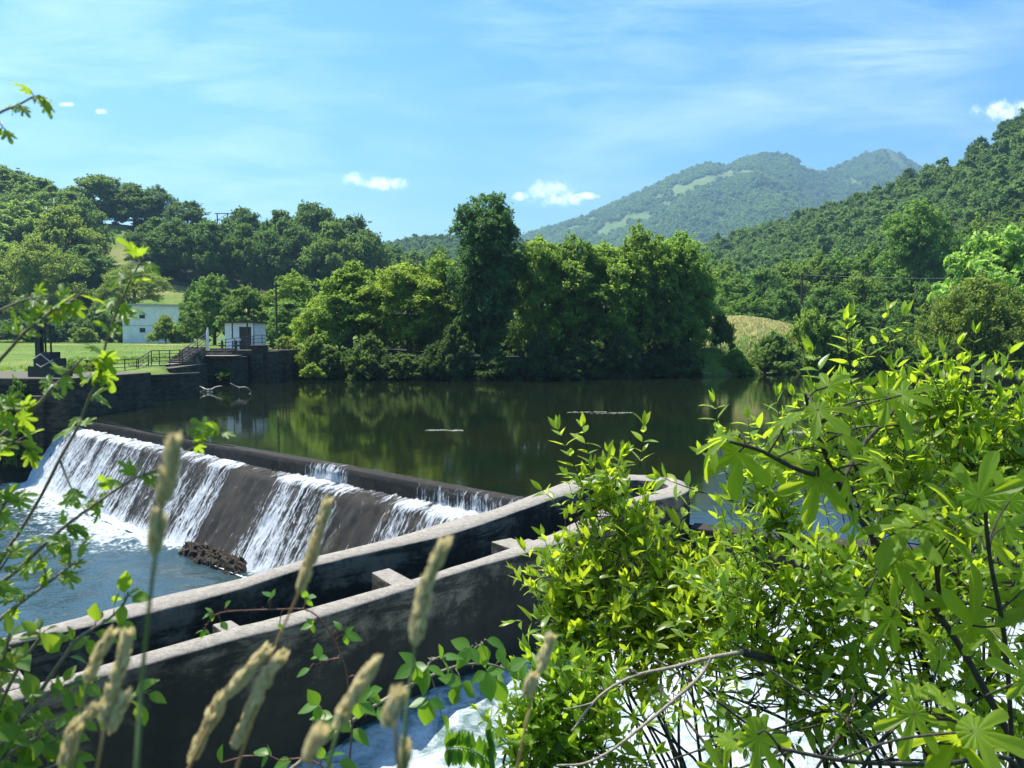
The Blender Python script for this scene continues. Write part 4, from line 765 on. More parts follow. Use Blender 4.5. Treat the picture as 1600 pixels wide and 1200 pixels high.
# skyline trees of the right hill stand free
for i, (u, v, w_) in enumerate([(1518,214,34),(1562,186,40),(1440,258,34),(1412,262,26),(1592,168,50)]):
    y = np.interp(u, HR_U, HR_D)+2; x = (u-800)/FPX*y; tpx('round', u, v, y, w_*1.1, 'single dark tree on the right hill skyline, %s from the left' % ORD[[2,3,1,0,4][i]], group='skyline trees of the right hill', vb=float(530-(hill_r(x,y)-4-1)/y*FPX), colr=DK)
def forest(name, P, smin, smax, protos, label, m):
    # one mass of trees: points that carry crowns
    g = np.random.default_rng(5); me = bpy.data.meshes.new(name); me.from_pydata([tuple(map(float, p)) for p in P], [], [])
    for nme, val in (('scl', g.uniform(smin, smax, len(P))), ('rot', g.random(len(P))*6.28)):
        a = me.attributes.new(nme, 'FLOAT', 'POINT'); a.data.foreach_set('value', val.astype(np.float32))
    a = me.attributes.new('pick', 'INT', 'POINT'); a.data.foreach_set('value', g.integers(0, len(protos), len(P)).astype(np.int32))
    o = link(name, me); ng = bpy.data.node_groups.new(name, 'GeometryNodeTree'); ng.interface.new_socket('Geometry', in_out='INPUT', socket_type='NodeSocketGeometry'); ng.interface.new_socket('Geometry', in_out='OUTPUT', socket_type='NodeSocketGeometry')
    ns = ng.nodes; gi = ns.new('NodeGroupInput'); go = ns.new('NodeGroupOutput'); iop = ns.new('GeometryNodeInstanceOnPoints'); jn = ns.new('GeometryNodeGeometryToInstance')
    for pm in protos:
        src = link(name + '_crown', pm); src.location = (0, -60, -40); src.hide_render = True; src.hide_viewport = False; src['kind'] = 'helper'
        oi = ns.new('GeometryNodeObjectInfo'); oi.inputs['Object'].default_value = src; oi.transform_space = 'ORIGINAL'; oi.inputs['As Instance'].default_value = False; ng.links.new(oi.outputs['Geometry'], jn.inputs[0])
    def na(nme, typ): n_ = ns.new('GeometryNodeInputNamedAttribute'); n_.data_type = typ; n_.inputs[0].default_value = nme; return n_
    s_, r_, p_ = na('scl', 'FLOAT'), na('rot', 'FLOAT'), na('pick', 'INT'); cx = ns.new('ShaderNodeCombineXYZ'); ng.links.new(r_.outputs[0], cx.inputs[2]); er = ns.new('FunctionNodeEulerToRotation'); ng.links.new(cx.outputs[0], er.inputs[0])
    ng.links.new(gi.outputs[0], iop.inputs['Points']); ng.links.new(jn.outputs[0], iop.inputs['Instance']); iop.inputs['Pick Instance'].default_value = True; ng.links.new(p_.outputs[0], iop.inputs['Instance Index']); ng.links.new(er.outputs[0], iop.inputs['Rotation']); ng.links.new(s_.outputs[0], iop.inputs['Scale']); ng.links.new(iop.outputs[0], go.inputs[0])
    md = o.modifiers.new('trees', 'NODES'); md.node_group = ng; tag(o, label, 'forest', kind='stuff'); return o
def hcrown(seed, h, w_, n_, ls, env=OAK, m='leaf_hill', shade=1.0):
    me, C, Rr = crown(seed, h, w_, .5, env, 12, n_, ls, lobe=.5, nl=4); me.materials.append(m if not isinstance(m, str) else M[m]); return me
M['leaf_hill_b'] = leafmat('hillside foliage pale', (.06, .12, .04), (.14, .23, .07), (.30, .44, .09), .42, .7, spec=.2, objcol=False); M['leaf_hill_a'] = leafmat('hillside foliage dark', (.05, .112, .04), (.125, .225, .07), (.30, .47, .10), .46, .7, spec=.2, objcol=False)
hp_ = [hcrown(31, 11, 9, 520, 1.25, m='leaf_hill_a'), hcrown(32, 12, 8, 520, 1.2, COL, m='leaf_hill_a'), hcrown(33, 9, 10, 480, 1.25, m='leaf_hill_b'), hcrown(34, 13, 8, 520, 1.2, COL, m='leaf_hill_a'), hcrown(35, 10, 9, 520, 1.2, m='leaf_hill_a')]
forest('hillside_forest', sel[rest] - np.array([0, 0, .6]), .75, 1.3, hp_, 'dense green wood covering the right hill up to its skyline', None)
M['leaf_mt'] = leafmat('mountain foliage', (.06, .145, .055), (.17, .30, .10), (.36, .54, .15), .45, .8, spec=.1, objcol=False)
mp_ = [hcrown(41, 12, 12, 80, 3.2, m='leaf_mt'), hcrown(42, 13, 11, 80, 3.2, m='leaf_hill_b'), hcrown(43, 11, 13, 80, 3.0, m='leaf_mt')]
g = np.random.default_rng(9); n0 = 52000; u = g.uniform(760, 1640, n0); y = 1100*(2850/1100)**(g.random(n0)**.8); x = (u-800)/FPX*y; z = mount(x, y); keep = (z > 12) & (g.random(n0) > open_mask(x, y, z)*1.02)
u_, y_ = u[keep], y[keep]; D_ = np.interp(u_, [600, 1000, 1240, 1290, 1330, 1800], [2300, 2350, 2450, 2650, 2800, 2800]); k2 = y_ < D_ + np.where((u_ > 1350) & (u_ < 1395), -45, 10); Pm = np.c_[x[keep], y[keep], z[keep]-1][k2]
forest('mountain_forest', Pm, .55, 1.2, mp_, 'hazy woods covering the two peaked mountain', None)
n0 = 3600; u = g.uniform(380, 930, n0); y = g.uniform(470, 790, n0); x = (u-800)/FPX*y; forest('ridge_forest', np.c_[x, y, ridge(x, y)-.6], .7, 1.1, hp_, 'wooded low ridge left of the tall tree', None)
# ivy and weeds on the far bank masonry
for i, (u, v, y, w_, vb, k_, c_, lab) in enumerate([(132,596,46.2,44,640,'shrub2',OL,'small weedy bush growing on the dark retaining wall beside the abutment'),(28,600,38.0,56,690,'shrub',DK,'dark ivy mass hanging on the left face of the abutment'),(0,622,37.4,60,720,'shrub2',MD,'green ivy clump low on the abutment at the frame edge'),(232,578,57,30,592,'shrub2',DK,'low weeds below the stair landing'),(352,574,66.1,26,596,'shrub',DK,'dark creeper patch on the front of the stone pier'),(152,566,49,40,584,'shrub2',OL,'dry tall weeds at the lawn edge above the retaining wall'),(110,570,44,30,588,'shrub2',LT,'bright weeds on top of the abutment beside the hoist'),(430,548,75.5,44,582,'shrub2',DK,'dark overhanging bush right of the hut platform')]):
    tpx(k_, u, v, y, w_, lab, vb=vb, name='bush', cat='bush', colr=c_)
# lawn grass on the far bank
g = np.random.default_rng(66); n0 = 26000; xg = g.uniform(-95, -18, n0); yg = 46*(150/46)**g.random(n0); kp = (sdist(xg, yg, RIVER) > 3.5) & (xg < -25.5 - .0*yg) & ~((xg > -31) & (yg < 84)) & ((yg > 47.5) | (xg < -37)); xg, yg = xg[kp], yg[kp]; xe = g.uniform(-37, -25.5, 2600); ye = g.uniform(46.8, 66, 2600); ke = (fbm(xe*.5, ye*.5, 3) > .42) & ~((xe > -28.6) & (ye > 54)); xe, ye = xe[ke], ye[ke]; sz = np.r_[g.uniform(.06, .17, len(xg))*(.7 + yg/200), g.uniform(.2, .55, len(xe))]; xg = np.r_[xg, xe]; yg = np.r_[yg, ye]; m_ = len(xg)
tv = np.array([(-.5,0,0),(.5,0,0),(.22,.05,1),(-.22,.05,1)], float)*[1.0, 1, 1]; ang = g.random(m_)*6.28; cs, sn = np.cos(ang), np.sin(ang); V = np.zeros((m_, 4, 3)); V[:,:,0] = xg[:,None] + (tv[:,0]*cs[:,None])*sz[:,None]*.5; V[:,:,1] = yg[:,None] + (tv[:,0]*sn[:,None])*sz[:,None]*.5 + tv[:,1]*sz[:,None]; V[:,:,2] = np.maximum(gz(xg, yg), np.where((xg > -31) & (yg < 66), 1.5, -9))[:,None] - .02 + tv[:,2]*sz[:,None]*.55
M['grass'] = leafmat('lawn grass', (.09, .17, .025), (.20, .29, .06), (.42, .56, .09), .55, .6, objcol=False, yellow=(.34, .30, .12))
o = link('lawn_grass', pmesh('lawn_grass', V.reshape(-1, 3), quads=np.arange(m_*4).reshape(-1, 4), rnd=np.repeat(g.random(m_), 4)), M['grass']); tag(o, 'short sunlit grass on the lawn around the white house', 'grass', kind='stuff')

n0 = 9000; xg = 31 + g.normal(size=n0)*9; yg = 100 + g.normal(size=n0)*8; kp = (sdist(xg, yg, RIVER) > 2) & (yg > 88); xg, yg = xg[kp], yg[kp]; m_ = len(xg); sz = g.uniform(.35, .8, m_); ang = g.random(m_)*6.28; cs, sn = np.cos(ang), np.sin(ang); V = np.zeros((m_, 4, 3)); V[:,:,0] = xg[:,None] + (tv[:,0]*cs[:,None])*sz[:,None]*.5; V[:,:,1] = yg[:,None] + (tv[:,0]*sn[:,None])*sz[:,None]*.5 + tv[:,1]*sz[:,None]; V[:,:,2] = gz(xg, yg)[:,None] - .02 + tv[:,2]*sz[:,None]*.6
M['hay'] = leafmat('dry hay', (.36, .34, .12), (.72, .68, .34), (.85, .80, .38), .55, .8, objcol=False, spec=.1)
o = link('hay_grass', pmesh('hay_grass', V.reshape(-1, 3), quads=np.arange(m_*4).reshape(-1, 4), rnd=np.repeat(np.clip(g.random(m_)*.6 + .4*fbm(xg/3, yg/3, 3), 0, 1), 4)), M['hay']); tag(o, 'dry golden grass standing on the small hay meadow knoll', 'grass', kind='stuff')
# sunlit ripple streaks on the river, shaped as pale flat leaf bits
M['ripple_glint'] = leafmat('pale ripple glint', (.16, .17, .11), (.42, .42, .34), (.4, .4, .3), .2, .5, objcol=False, spec=.5)
for u, v, wu, lab in ((938, 645, 52, 'pale thin streak of flat bits shaped as sunlit ripples on the river, the largest one'), (690, 673, 34, 'faint short streak of flat bits shaped as sunlit ripples left of the largest one'), (1240, 676, 40, 'pale streak of flat bits shaped as sunlit ripples behind the fig branches')):
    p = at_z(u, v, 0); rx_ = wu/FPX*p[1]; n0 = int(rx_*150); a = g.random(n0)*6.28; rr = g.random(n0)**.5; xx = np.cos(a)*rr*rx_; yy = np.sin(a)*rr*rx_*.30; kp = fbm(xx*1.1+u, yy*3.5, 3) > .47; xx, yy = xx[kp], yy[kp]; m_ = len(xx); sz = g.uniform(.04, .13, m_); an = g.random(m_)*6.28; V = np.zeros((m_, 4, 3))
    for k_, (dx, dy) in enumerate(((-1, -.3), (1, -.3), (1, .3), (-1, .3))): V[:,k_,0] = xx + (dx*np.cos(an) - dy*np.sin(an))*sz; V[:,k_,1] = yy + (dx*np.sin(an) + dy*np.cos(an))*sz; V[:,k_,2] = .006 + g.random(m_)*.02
    o = link('ripple_glint_patch', pmesh('ripple_glint_patch', V.reshape(-1, 3), quads=np.arange(m_*4).reshape(-1, 4), rnd=np.repeat(g.random(m_), 4)), M['ripple_glint'], loc=(p[0], p[1], 0)); tag(o, lab, 'ripple_glint', 'sunlit ripple streaks')

for i, u in enumerate((585, 640, 700, 735, 800, 850, 905, 960, 1010, 1040)): tpx('shrub' if i % 2 else 'shrub2', u, 512 - (i*9) % 26, 88 + (i*3) % 5, 100, 'filler bush tinted dark for the gloom beneath the shore trees', vb=591, group='dark tinted filler bushes beneath the shore trees', name='bush', cat='bush', colr=(.5, .58, .6))  # added fillers, leaf tint darkened to paint the shade under the trees
# ------------------------------------------------------------------ foreground plants
# leaf templates: base at the origin, tip at +y (unit length), normal +z; returns verts, quads, 'mid' (0 on the midrib)
def blade(width, nseg=5, fold=.16, curl=.18, point=1.25, start=.0):
    V = []; Mi = []; F = []
    for i in range(nseg+1):
        f = i/nseg; w_ = width*.5*(math.sin(math.pi*f**.82))**.9*(1 - .25*f**3) + .004; zc = -curl*f*f
        for sgn in (-1, 0, 1): V.append((sgn*w_, f, zc + fold*abs(sgn)*w_)); Mi.append(abs(sgn))
    for i in range(nseg):
        a = i*3; F += [(a, a+3, a+4, a+1), (a+1, a+4, a+5, a+2)]
    return np.array(V), np.array(F), np.array(Mi, float)
def lobed(lobes, centre=(0, .18), curl=.12, fold=.06, rib=.012, seed=0, wav=.02, base_r=.34):
    # lobes: (angle from tip, length, width); each lobe is a blade from the centre, blended into one webbed outline
    g = np.random.default_rng(seed); out = []
    n_ = 72; A = np.linspace(-math.pi, math.pi, n_, endpoint=False); Rr = np.zeros(n_)
    for an, ln, wd_ in lobes:
        da = np.abs((A - an + math.pi) % (2*math.pi) - math.pi); k_ = da/wd_
        Rr = np.maximum(Rr, ln*np.clip(1 - k_**2.4, 0, 1)**.6)
    Rr = np.maximum(Rr, base_r); V = [(centre[0], centre[1], 0)]; Mi = [0.0]; F = []
    for ring, fr_ in enumerate((.34, .68, 1.0)):
        for i in range(n_):
            r_ = Rr[i]*fr_ if fr_ > .5 else min(Rr[i], .3)*fr_*1.6; x = centre[0]+math.sin(A[i])*r_; y = centre[1]+math.cos(A[i])*r_
            near = min(abs((A[i]-an+math.pi) % (2*math.pi)-math.pi)/wd_ for an, ln, wd_ in lobes)
            V.append((x, y, -curl*r_*r_ + fold*r_*min(near, 1) + wav*math.sin(i*1.3+seed)*fr_)); Mi.append(min(1, near*1.3))
    for i in range(n_): F.append((0, 1+(i+1) % n_, 1+i, 1+i))
    for ring in range(2):
        for i in range(n_): a = 1+ring*n_; F.append((a+i, a+(i+1) % n_, a+n_+(i+1) % n_, a+n_+i))
    return np.array(V), F, np.array(Mi)
class Leaves:
    def __init__(s): s.V = []; s.F = []; s.R = []; s.M = []; s.n = 0
    def add(s, tpl, pos, d, nrm, scale, rnd=None, g=rng):
        tv, tf, mi = tpl; pos = np.atleast_2d(pos); N_ = len(pos); Mx = basis(np.atleast_2d(d), np.atleast_2d(nrm)); V, _, id_ = scatter(tv, np.zeros((1, 4), int), pos, Mx, np.broadcast_to(np.asarray(scale, float), (N_,)).copy())
        for i in range(N_): s.F += [tuple(int(q) + s.n + i*len(tv) for q in (f if f[2] != f[3] else f[:3])) for f in tf]
        r_ = g.random(N_) if rnd is None else np.broadcast_to(rnd, (N_,)); s.V.append(V); s.R.append(r_[id_]); s.M.append(np.tile(mi, N_)); s.n += len(V)
    def build(s, name, m, parent=None, smooth=True):
        me = pmesh(name, np.concatenate(s.V), faces=s.F, smooth=smooth, attrs={'rnd': np.concatenate(s.R), 'mid': np.concatenate(s.M)}); me.materials.append(m); return link(name, me, None, parent)
def addtube(b, P, r0, r1, n=5): P = np.asarray(P); b.tube(P, np.linspace(r0, r1, len(P)), n)
LANCE = [blade(.33, 5, .22, c_, ) for c_ in (.05, .22, .40)] + [blade(.42, 5, .35, .15)]
def shoot(Lv, b, base, d, length, pairs, ll, g, r=.0022, tip=True):
    d = d/np.linalg.norm(d); n_ = 6; P = [np.array(base)]; dd = d.copy(); bend = rdir(1, g)[0]*.10
    for i in range(n_): dd = dd + bend/n_ + np.array([0, 0, .04]); dd /= np.linalg.norm(dd); P.append(P[-1] + dd*length/n_)
    P = np.array(P); addtube(b, P, r, r*.4, 4); side = np.cross(dd, rdir(1, g)[0]); side /= np.linalg.norm(side)
    for k_ in range(pairs):
        f = (k_+.6)/(pairs+.2); p = np.array([np.interp(f*n_, range(n_+1), P[:,i]) for i in range(3)]); s_ = side if k_ % 2 else np.cross(dd, side)
        s_ = s_ + .35*rdir(1, g)[0]; s_ /= np.linalg.norm(s_); sz = ll*(1 - .45*abs(f-.45))*g.uniform(.5, 1.25)
        for q in (1, -1):
            od = s_*q + dd*g.uniform(.45, .9) + np.array([0, 0, g.uniform(-.25, .15)]); nn = dd*.6 + np.array([0, 0, .9]) + .55*rdir(1, g)[0]
            Lv.add(LANCE[g.integers(0, 4)], p, od, nn, sz, g=g)
    if tip:
        for q in range(3): Lv.add(LANCE[g.integers(0, 4)], P[-1], dd + .45*rdir(1, g)[0], rdir(1, g)[0] + [0, 0, .4], ll*g.uniform(.5, .85), rnd=np.array([.8+.2*g.random()]), g=g)
def inv(o): return np.array(o.location)
def shrub(label, base_uvd, blobs, nshoot, ll, seed, name='shrub', extra=(), colr=(1, 1, 1), stems=14, up=.75, srange=(.20, .36)):
    # blobs: (u, v, depth, radius in px, weight) where the foliage hangs
    g = np.random.default_rng(seed); bp = at_y(*base_uvd); bp[2] = float(gz(bp[0], bp[1])) - .05; root = empty(name, bp, 0, label, 'shrub'); Lv = Leaves(); b = MB(); wts = np.array([q[4] for q in blobs], float); wts /= wts.sum(); tips = []
    for i in range(nshoot):
        u, v, y, rp, _ = blobs[g.choice(len(blobs), p=wts)]; c_ = at_y(u, v, y); rr = rp/FPX*y; o_ = rdir(1, g)[0]*g.random()**.45; p = c_ + o_*np.array([rr, rr*.8, rr]); d = np.array([o_[0]*.7 + g.normal()*.35, o_[1]*.4 - .15 + g.normal()*.35, up + o_[2]*.5 + g.normal()*.3])
        ln = g.uniform(*srange); dn = d/np.linalg.norm(d); shoot(Lv, b, p - bp - dn*ln*.5, d, ln, int(g.integers(3, 6)), ll*g.uniform(.8, 1.15), g); tips.append(p - bp - dn*ln*.5)
    for (u, v, y, du, dv, ln, np_, sc_) in extra: shoot(Lv, b, at_y(u, v, y) - bp, np.array([du, -.1, -dv], float), ln, np_, ll*sc_, g, r=.0032); tips.append(at_y(u, v, y) - bp)
    tips = np.array(tips); Lo = Lv.build('leaves', M['leaf_shrub'], root); Lo.color = (*colr, 1)
    for i in range(stems):                  # main stems, then a twig from the nearest stem to each shoot
        tgt = tips[g.integers(0, len(tips))]; mid = tgt*.5 + np.array([g.normal()*.10, g.normal()*.10, .10]); P = spline([np.zeros(3)+g.normal(size=3)*.05, tgt*.22 + g.normal(size=3)*.05, mid, tgt], 5); addtube(b, P, .013, .004, 5)
        if i == 0: nodes = P
        else: nodes = np.vstack([nodes, P])
    for tp_ in tips[::2]:
        k_ = np.argmin(np.linalg.norm(nodes - tp_, axis=1) + .25*(nodes[:,2] > tp_[2])); 
        if np.linalg.norm(nodes[k_]-tp_) < .9: m_ = (nodes[k_]+tp_)/2 + g.normal(size=3)*.03; addtube(b, [nodes[k_], m_, tp_], .004, .002, 4)
    b.build('stems', M['bark_dark'], root, smooth=True); return root
B1 = [(905,900,3.6,60,1.2),(960,960,3.5,75,1.6),(1040,950,3.5,75,1.6),(910,1000,3.5,55,1.0),(975,860,3.6,52,.9),(1050,890,3.6,52,.9),(945,775,3.7,42,.5),(915,815,3.7,38,.4),(975,820,3.7,38,.4),(1090,980,3.4,70,1.2),(880,950,3.5,45,.6),(1120,925,3.5,60,1.0),(1010,1030,3.4,60,.8),(930,1060,3.4,45,.5)]
X1 = [(915,770,3.7,-.45,-1,.34,6,1.25),(925,735,3.7,-.25,-1,.22,4,1.1),(950,790,3.7,.35,-1,.24,4,1.2),(900,800,3.7,-.9,-.4,.2,4,1.1),(965,770,3.7,.2,-1,.2,4,1.1),(880,900,3.6,-.6,-1,.22,4,1.1),(868,935,3.5,-1,-.35,.18,4,1.1),(858,970,3.5,-1,.1,.16,3,1.1),(1045,870,3.6,.3,-1,.3,5,1.1),(1000,730,3.7,.1,-1,.2,4,1.2)]
shrub('dense yellow green lance leaved shrub in front of the rounded channel end', (1130,1190,3.4), B1, 400, .092, 51, extra=X1, colr=(1.15,1.1,1))
B2 = [(1400,650,3.3,62,.7),(1480,640,3.3,60,.8),(1540,680,3.3,75,1.1),(1450,710,3.3,85,1.3),(1560,750,3.2,80,1.2),(1350,715,3.2,75,.9),(1250,700,3.3,55,.4),(1180,725,3.2,55,.45),(1600,690,3.3,55,.7),(1400,790,3.1,90,1.1),(1225,800,3.1,55,.6),(1500,810,3.0,85,.9),(1180,860,3.1,55,.6),(1310,640,3.3,40,.3)]
X2 = [(1330,600,3.2,-.15,-1,.26,5,1.15),(1350,570,3.2,.4,-1,.24,4,1.1),(1300,620,3.2,-.6,-1,.2,4,1.2),(1370,560,3.2,.5,-.8,.2,4,1.1),(1505,640,3.2,.05,-1,.32,5,1.05),(1480,640,3.2,-.5,-.8,.24,4,1.0),(1330,545,3.2,.0,-1,.14,3,1.0),(1130,700,3.2,-.3,-1,.2,4,1),(1100,770,3.2,-1,-.3,.2,4,1.1),(1550,640,3.2,.3,-1,.24,4,1),(1225,690,3.2,-.3,-1,.2,4,1.0)]
shrub('tall lance leaved shrub rising behind the fig, with shoots above the water line', (1500,1160,3.5), B2, 300, .092, 52, extra=X2, colr=(1.05,1.08,1), stems=10)
B3 = [(1150,900,2.9,70,1),(1230,930,2.9,80,1.2),(1320,900,2.8,90,1.2),(1400,960,2.8,90,1.2),(1500,920,2.8,90,1.2),(1580,900,2.7,80,1),(1300,990,2.8,80,1.1),(1180,990,2.9,60,.8),(1450,1040,2.7,90,.9),(1560,1040,2.7,90,1.1),(1590,1130,2.6,70,.8),(1240,1050,2.8,60,.5),(1350,1070,2.8,70,.5),(1500,1140,2.6,70,.5),(1120,1020,3.0,50,.5)]
shrub('shady lower shrub growing under the fig on the near bank', (1450,1250,2.9), B3, 350, .078, 53, colr=(1.1,1.12,1.0), stems=9, up=.5)
B4 = [(830,1130,3.0,50,1),(870,1090,3.0,50,1),(900,1150,2.9,50,1),(850,1185,2.9,50,1),(940,1110,3.0,45,.7),(800,1175,2.9,30,.5),(980,1170,2.9,40,.4),(890,1040,3.1,35,.4)]
shrub('low leafy shrub beside the foaming side race at the bottom', (880,1290,2.9), B4, 135, .082, 54, colr=(.98,1.05,1), stems=8, up=.6)
B5 = [(1150,1105,2.7,50,.6),(1250,1110,2.7,50,.6),(1080,1080,2.8,40,.5),(1330,1130,2.6,50,.6),(1040,1100,2.8,30,.3)]
shrub('sparse dark twigs and leaves hanging over the white side race', (1330,1270,2.7), B5, 42, .075, 55, colr=(.75,.85,.85), stems=8, up=-.35)
# fig
FIG = [lobed([(0,.80,.33),(.90,.70,.32),(-.90,.70,.32),(1.85,.38,.36),(-1.85,.38,.36)], curl=.26, seed=1, wav=.03, base_r=.25), lobed([(0,.82,.37),(.98,.64,.35),(-1.0,.66,.35),(2.0,.32,.42),(-2.0,.32,.42)], curl=.48, seed=2, wav=.035, base_r=.27), lobed([(0,.84,.29),(.80,.76,.28),(-.84,.72,.28),(1.7,.42,.32),(-1.7,.40,.32)], curl=.16, fold=.07, seed=3, wav=.03, base_r=.22)]
FY = 2.15; fb = at_y(1600, 1215, 2.3); fb[2] = float(gz(fb[0], fb[1])) - .05; fig = empty('fig_tree', fb, 0, 'young fig tree with big lobed leaves and dark bare stems at the right', 'tree'); Lv = Leaves(); b = MB(); g = np.random.default_rng(77)
stems = [[(1600,1215,2.3),(1545,1090,2.25),(1470,965,2.2),(1395,880,2.15),(1335,800,2.12),(1300,735,2.1),(1268,655,2.05),(1258,615,2.0)],
         [(1312,760,2.1),(1345,700,2.2),(1390,650,2.25),(1420,605,2.3)], [(1310,750,2.1),(1250,735,2.0),(1190,705,1.95),(1140,690,1.9)],
         [(1580,1160,2.2),(1570,1000,2.0),(1548,880,1.95),(1540,800,1.9),(1545,770,1.9)], [(1470,965,2.2),(1462,880,2.05),(1448,830,2.0)], [(1560,1120,2.2),(1500,1130,1.95),(1430,1110,1.9)], [(1590,1200,2.2),(1460,1195,1.9),(1330,1190,1.75),(1220,1170,1.7)]]
SP = []
for i, s_ in enumerate(stems):
    W_ = [at_y(*q) - fb for q in s_]
    if i == 0 or s_[0][1] > 1150: W_ = [np.array([W_[0][0]*.5, W_[0][1]*.5, 0.0])] + W_
    P = spline(W_, 6); addtube(b, P, .013 if i == 0 else .008, .004, 7); SP.append(P)
SP = np.vstack(SP)
# leaf: (u, v of the leaf's centre, length in px, direction of the tip on the picture in degrees (0 right, 90 up), tilt towards the viewer, kind)
figl = [(1268,600,62,95,.2,2),(1310,592,75,35,.1,1),(1242,640,95,170,.5,0),(1205,660,95,190,.5,1),(1302,655,95,-30,.7,0),(1275,628,70,60,.5,2),(1382,605,70,100,.6,2),(1405,645,110,-50,.8,0),(1345,690,120,-20,.4,1),(1430,610,80,20,.5,0),(1100,712,110,235,.5,1),(1150,740,120,262,.9,0),(1118,690,90,200,.4,2),(1230,712,90,150,.6,0),(1270,778,120,255,.9,0),(1330,768,95,-70,.7,1),(1366,702,85,-10,.4,0),(1200,740,85,250,.8,2),
        (1492,828,150,-15,.85,0),(1408,802,125,170,.6,1),(1440,770,85,100,.5,2),(1538,745,120,75,.7,0),(1566,790,90,-20,.6,2),(1490,782,110,110,.5,1),(1572,842,140,-8,.35,1),(1388,850,140,215,.5,1),(1598,812,110,20,.6,0),(1520,870,100,-80,.8,0),(1450,880,90,230,.7,2),(1590,760,90,60,.6,0),
        (1394,915,130,245,.15,1),(1425,1055,90,110,.85,0),(1385,1118,105,240,.85,2),(1504,1140,120,160,.45,0),(1556,1152,130,-15,.4,1),(1455,1185,150,215,.3,1),(1170,1135,110,40,.4,1),(1205,1185,150,-60,.95,0),(1527,935,150,80,.8,0),(1420,1145,110,255,.8,2),(1585,960,120,200,.8,0),(1575,1045,110,150,.6,2),(1330,940,80,200,.5,0),(1480,1010,90,60,.8,1),(1120,1190,80,120,.6,2),(1350,735,80,200,.5,0),(1290,690,70,120,.4,2),(1425,680,85,-40,.6,1),(1460,930,100,150,.6,0),(1375,985,95,230,.5,2),(1545,870,90,120,.6,1),(1500,1075,100,30,.7,0),(1440,1085,80,70,.6,2),(1590,900,100,170,.5,1),(1320,830,75,230,.5,2),(1410,890,80,-60,.7,0),(1530,1000,90,215,.6,2)]
for (u, v, ln, an, tilt, k_) in figl:
    a = R(an); du, dv = math.cos(a), -math.sin(a); y = FY - .12 + g.normal()*.09 - (.3 if v > 1030 else 0); sz = ln/FPX*y*.80
    pb = at_y(u - du*ln*.42, v - dv*ln*.42, y) - fb; pt = at_y(u + du*ln*.42, v + dv*ln*.42, y + .10*g.normal() + .06*(1-tilt)) - fb; d = pt - pb; nn = np.array([g.normal()*.45, -tilt*.75, 1.05 - tilt*.4 + g.normal()*.25])
    Lv.add(FIG[k_], pb, d, nn, sz, rnd=np.array([g.uniform(.2, 1)]), g=g); q = SP[np.argmin(np.linalg.norm(SP - pb, axis=1) + .2*np.maximum(0, SP[:,2]-pb[2]))]; b.tube(spline([q, (q+pb)/2 + [0, 0, .012], pb + d*.16], 4), .0028, 4)
b.build('stems', M['bark_dark'], fig, smooth=True); Lv.build('leaves', M['leaf_fig'], fig)
# pale bare branches and dark twigs in the shrub
b = MB(); O = at_y(1148, 1021, 2.6)
for ln, r0 in (([(1160,1018,2.7),(1148,1021,2.65),(1112,1027,2.62),(1083,1034,2.6),(1049,1043,2.58),(998,1054,2.55),(959,1072,2.52),(927,1098,2.5),(893,1143,2.45)], .0085), ([(1110,1026,2.62),(1095,1055,2.58),(1055,1092,2.52),(1007,1132,2.45),(956,1172,2.4),(913,1193,2.35),(870,1196,2.33)], .0075), ([(927,1098,2.5),(900,1105,2.48),(880,1108,2.47)], .003), ([(998,1054,2.55),(985,1045,2.55),(972,1046,2.55)], .004)):
    addtube(b, spline([at_y(*q) - O for q in ln], 6), r0, r0*.45, 6)
o = b.build('bare_branch', M['bark_pale'], smooth=True, loc=O); tag(o, 'pale forked bare branch arching out of the lance leaved shrub', 'branch')
b = MB(); O = at_y(1300, 1120, 2.6)
for ln, r0 in (([(1160,1018,2.7),(1240,1040,2.8),(1330,1065,2.9),(1390,1100,2.9),(1450,1160,2.9)], .016), ([(1390,1080,2.7),(1330,1130,2.6),(1290,1180,2.5),(1270,1210,2.5)], .009), ([(1120,1095,2.6),(1180,1140,2.6),(1230,1170,2.6)], .005), ([(1350,1075,2.7),(1240,1130,2.6),(1130,1160,2.5),(1040,1190,2.4)], .005), ([(1230,1090,2.7),(1228,1140,2.6),(1226,1200,2.6)], .005), ([(1380,1090,2.7),(1280,1132,2.6),(1180,1150,2.6),(1090,1150,2.5)], .004), ([(1140,1000,2.8),(1230,1065,2.6),(1300,1110,2.5),(1400,1200,2.4)], .0045), ([(1060,1080,2.6),(1075,1140,2.5),(1110,1180,2.5)], .003), ([(1040,1130,2.5),(1055,1180,2.5),(1070,1200,2.5)], .003)):
    addtube(b, spline([at_y(*q) - O for q in ln], 6), r0, r0*.5, 6)
o = b.build('dead_twigs', M['bark_dark'], smooth=True, loc=O); tag(o, 'tangle of dark bare twigs crossing above the white side race', 'branches')
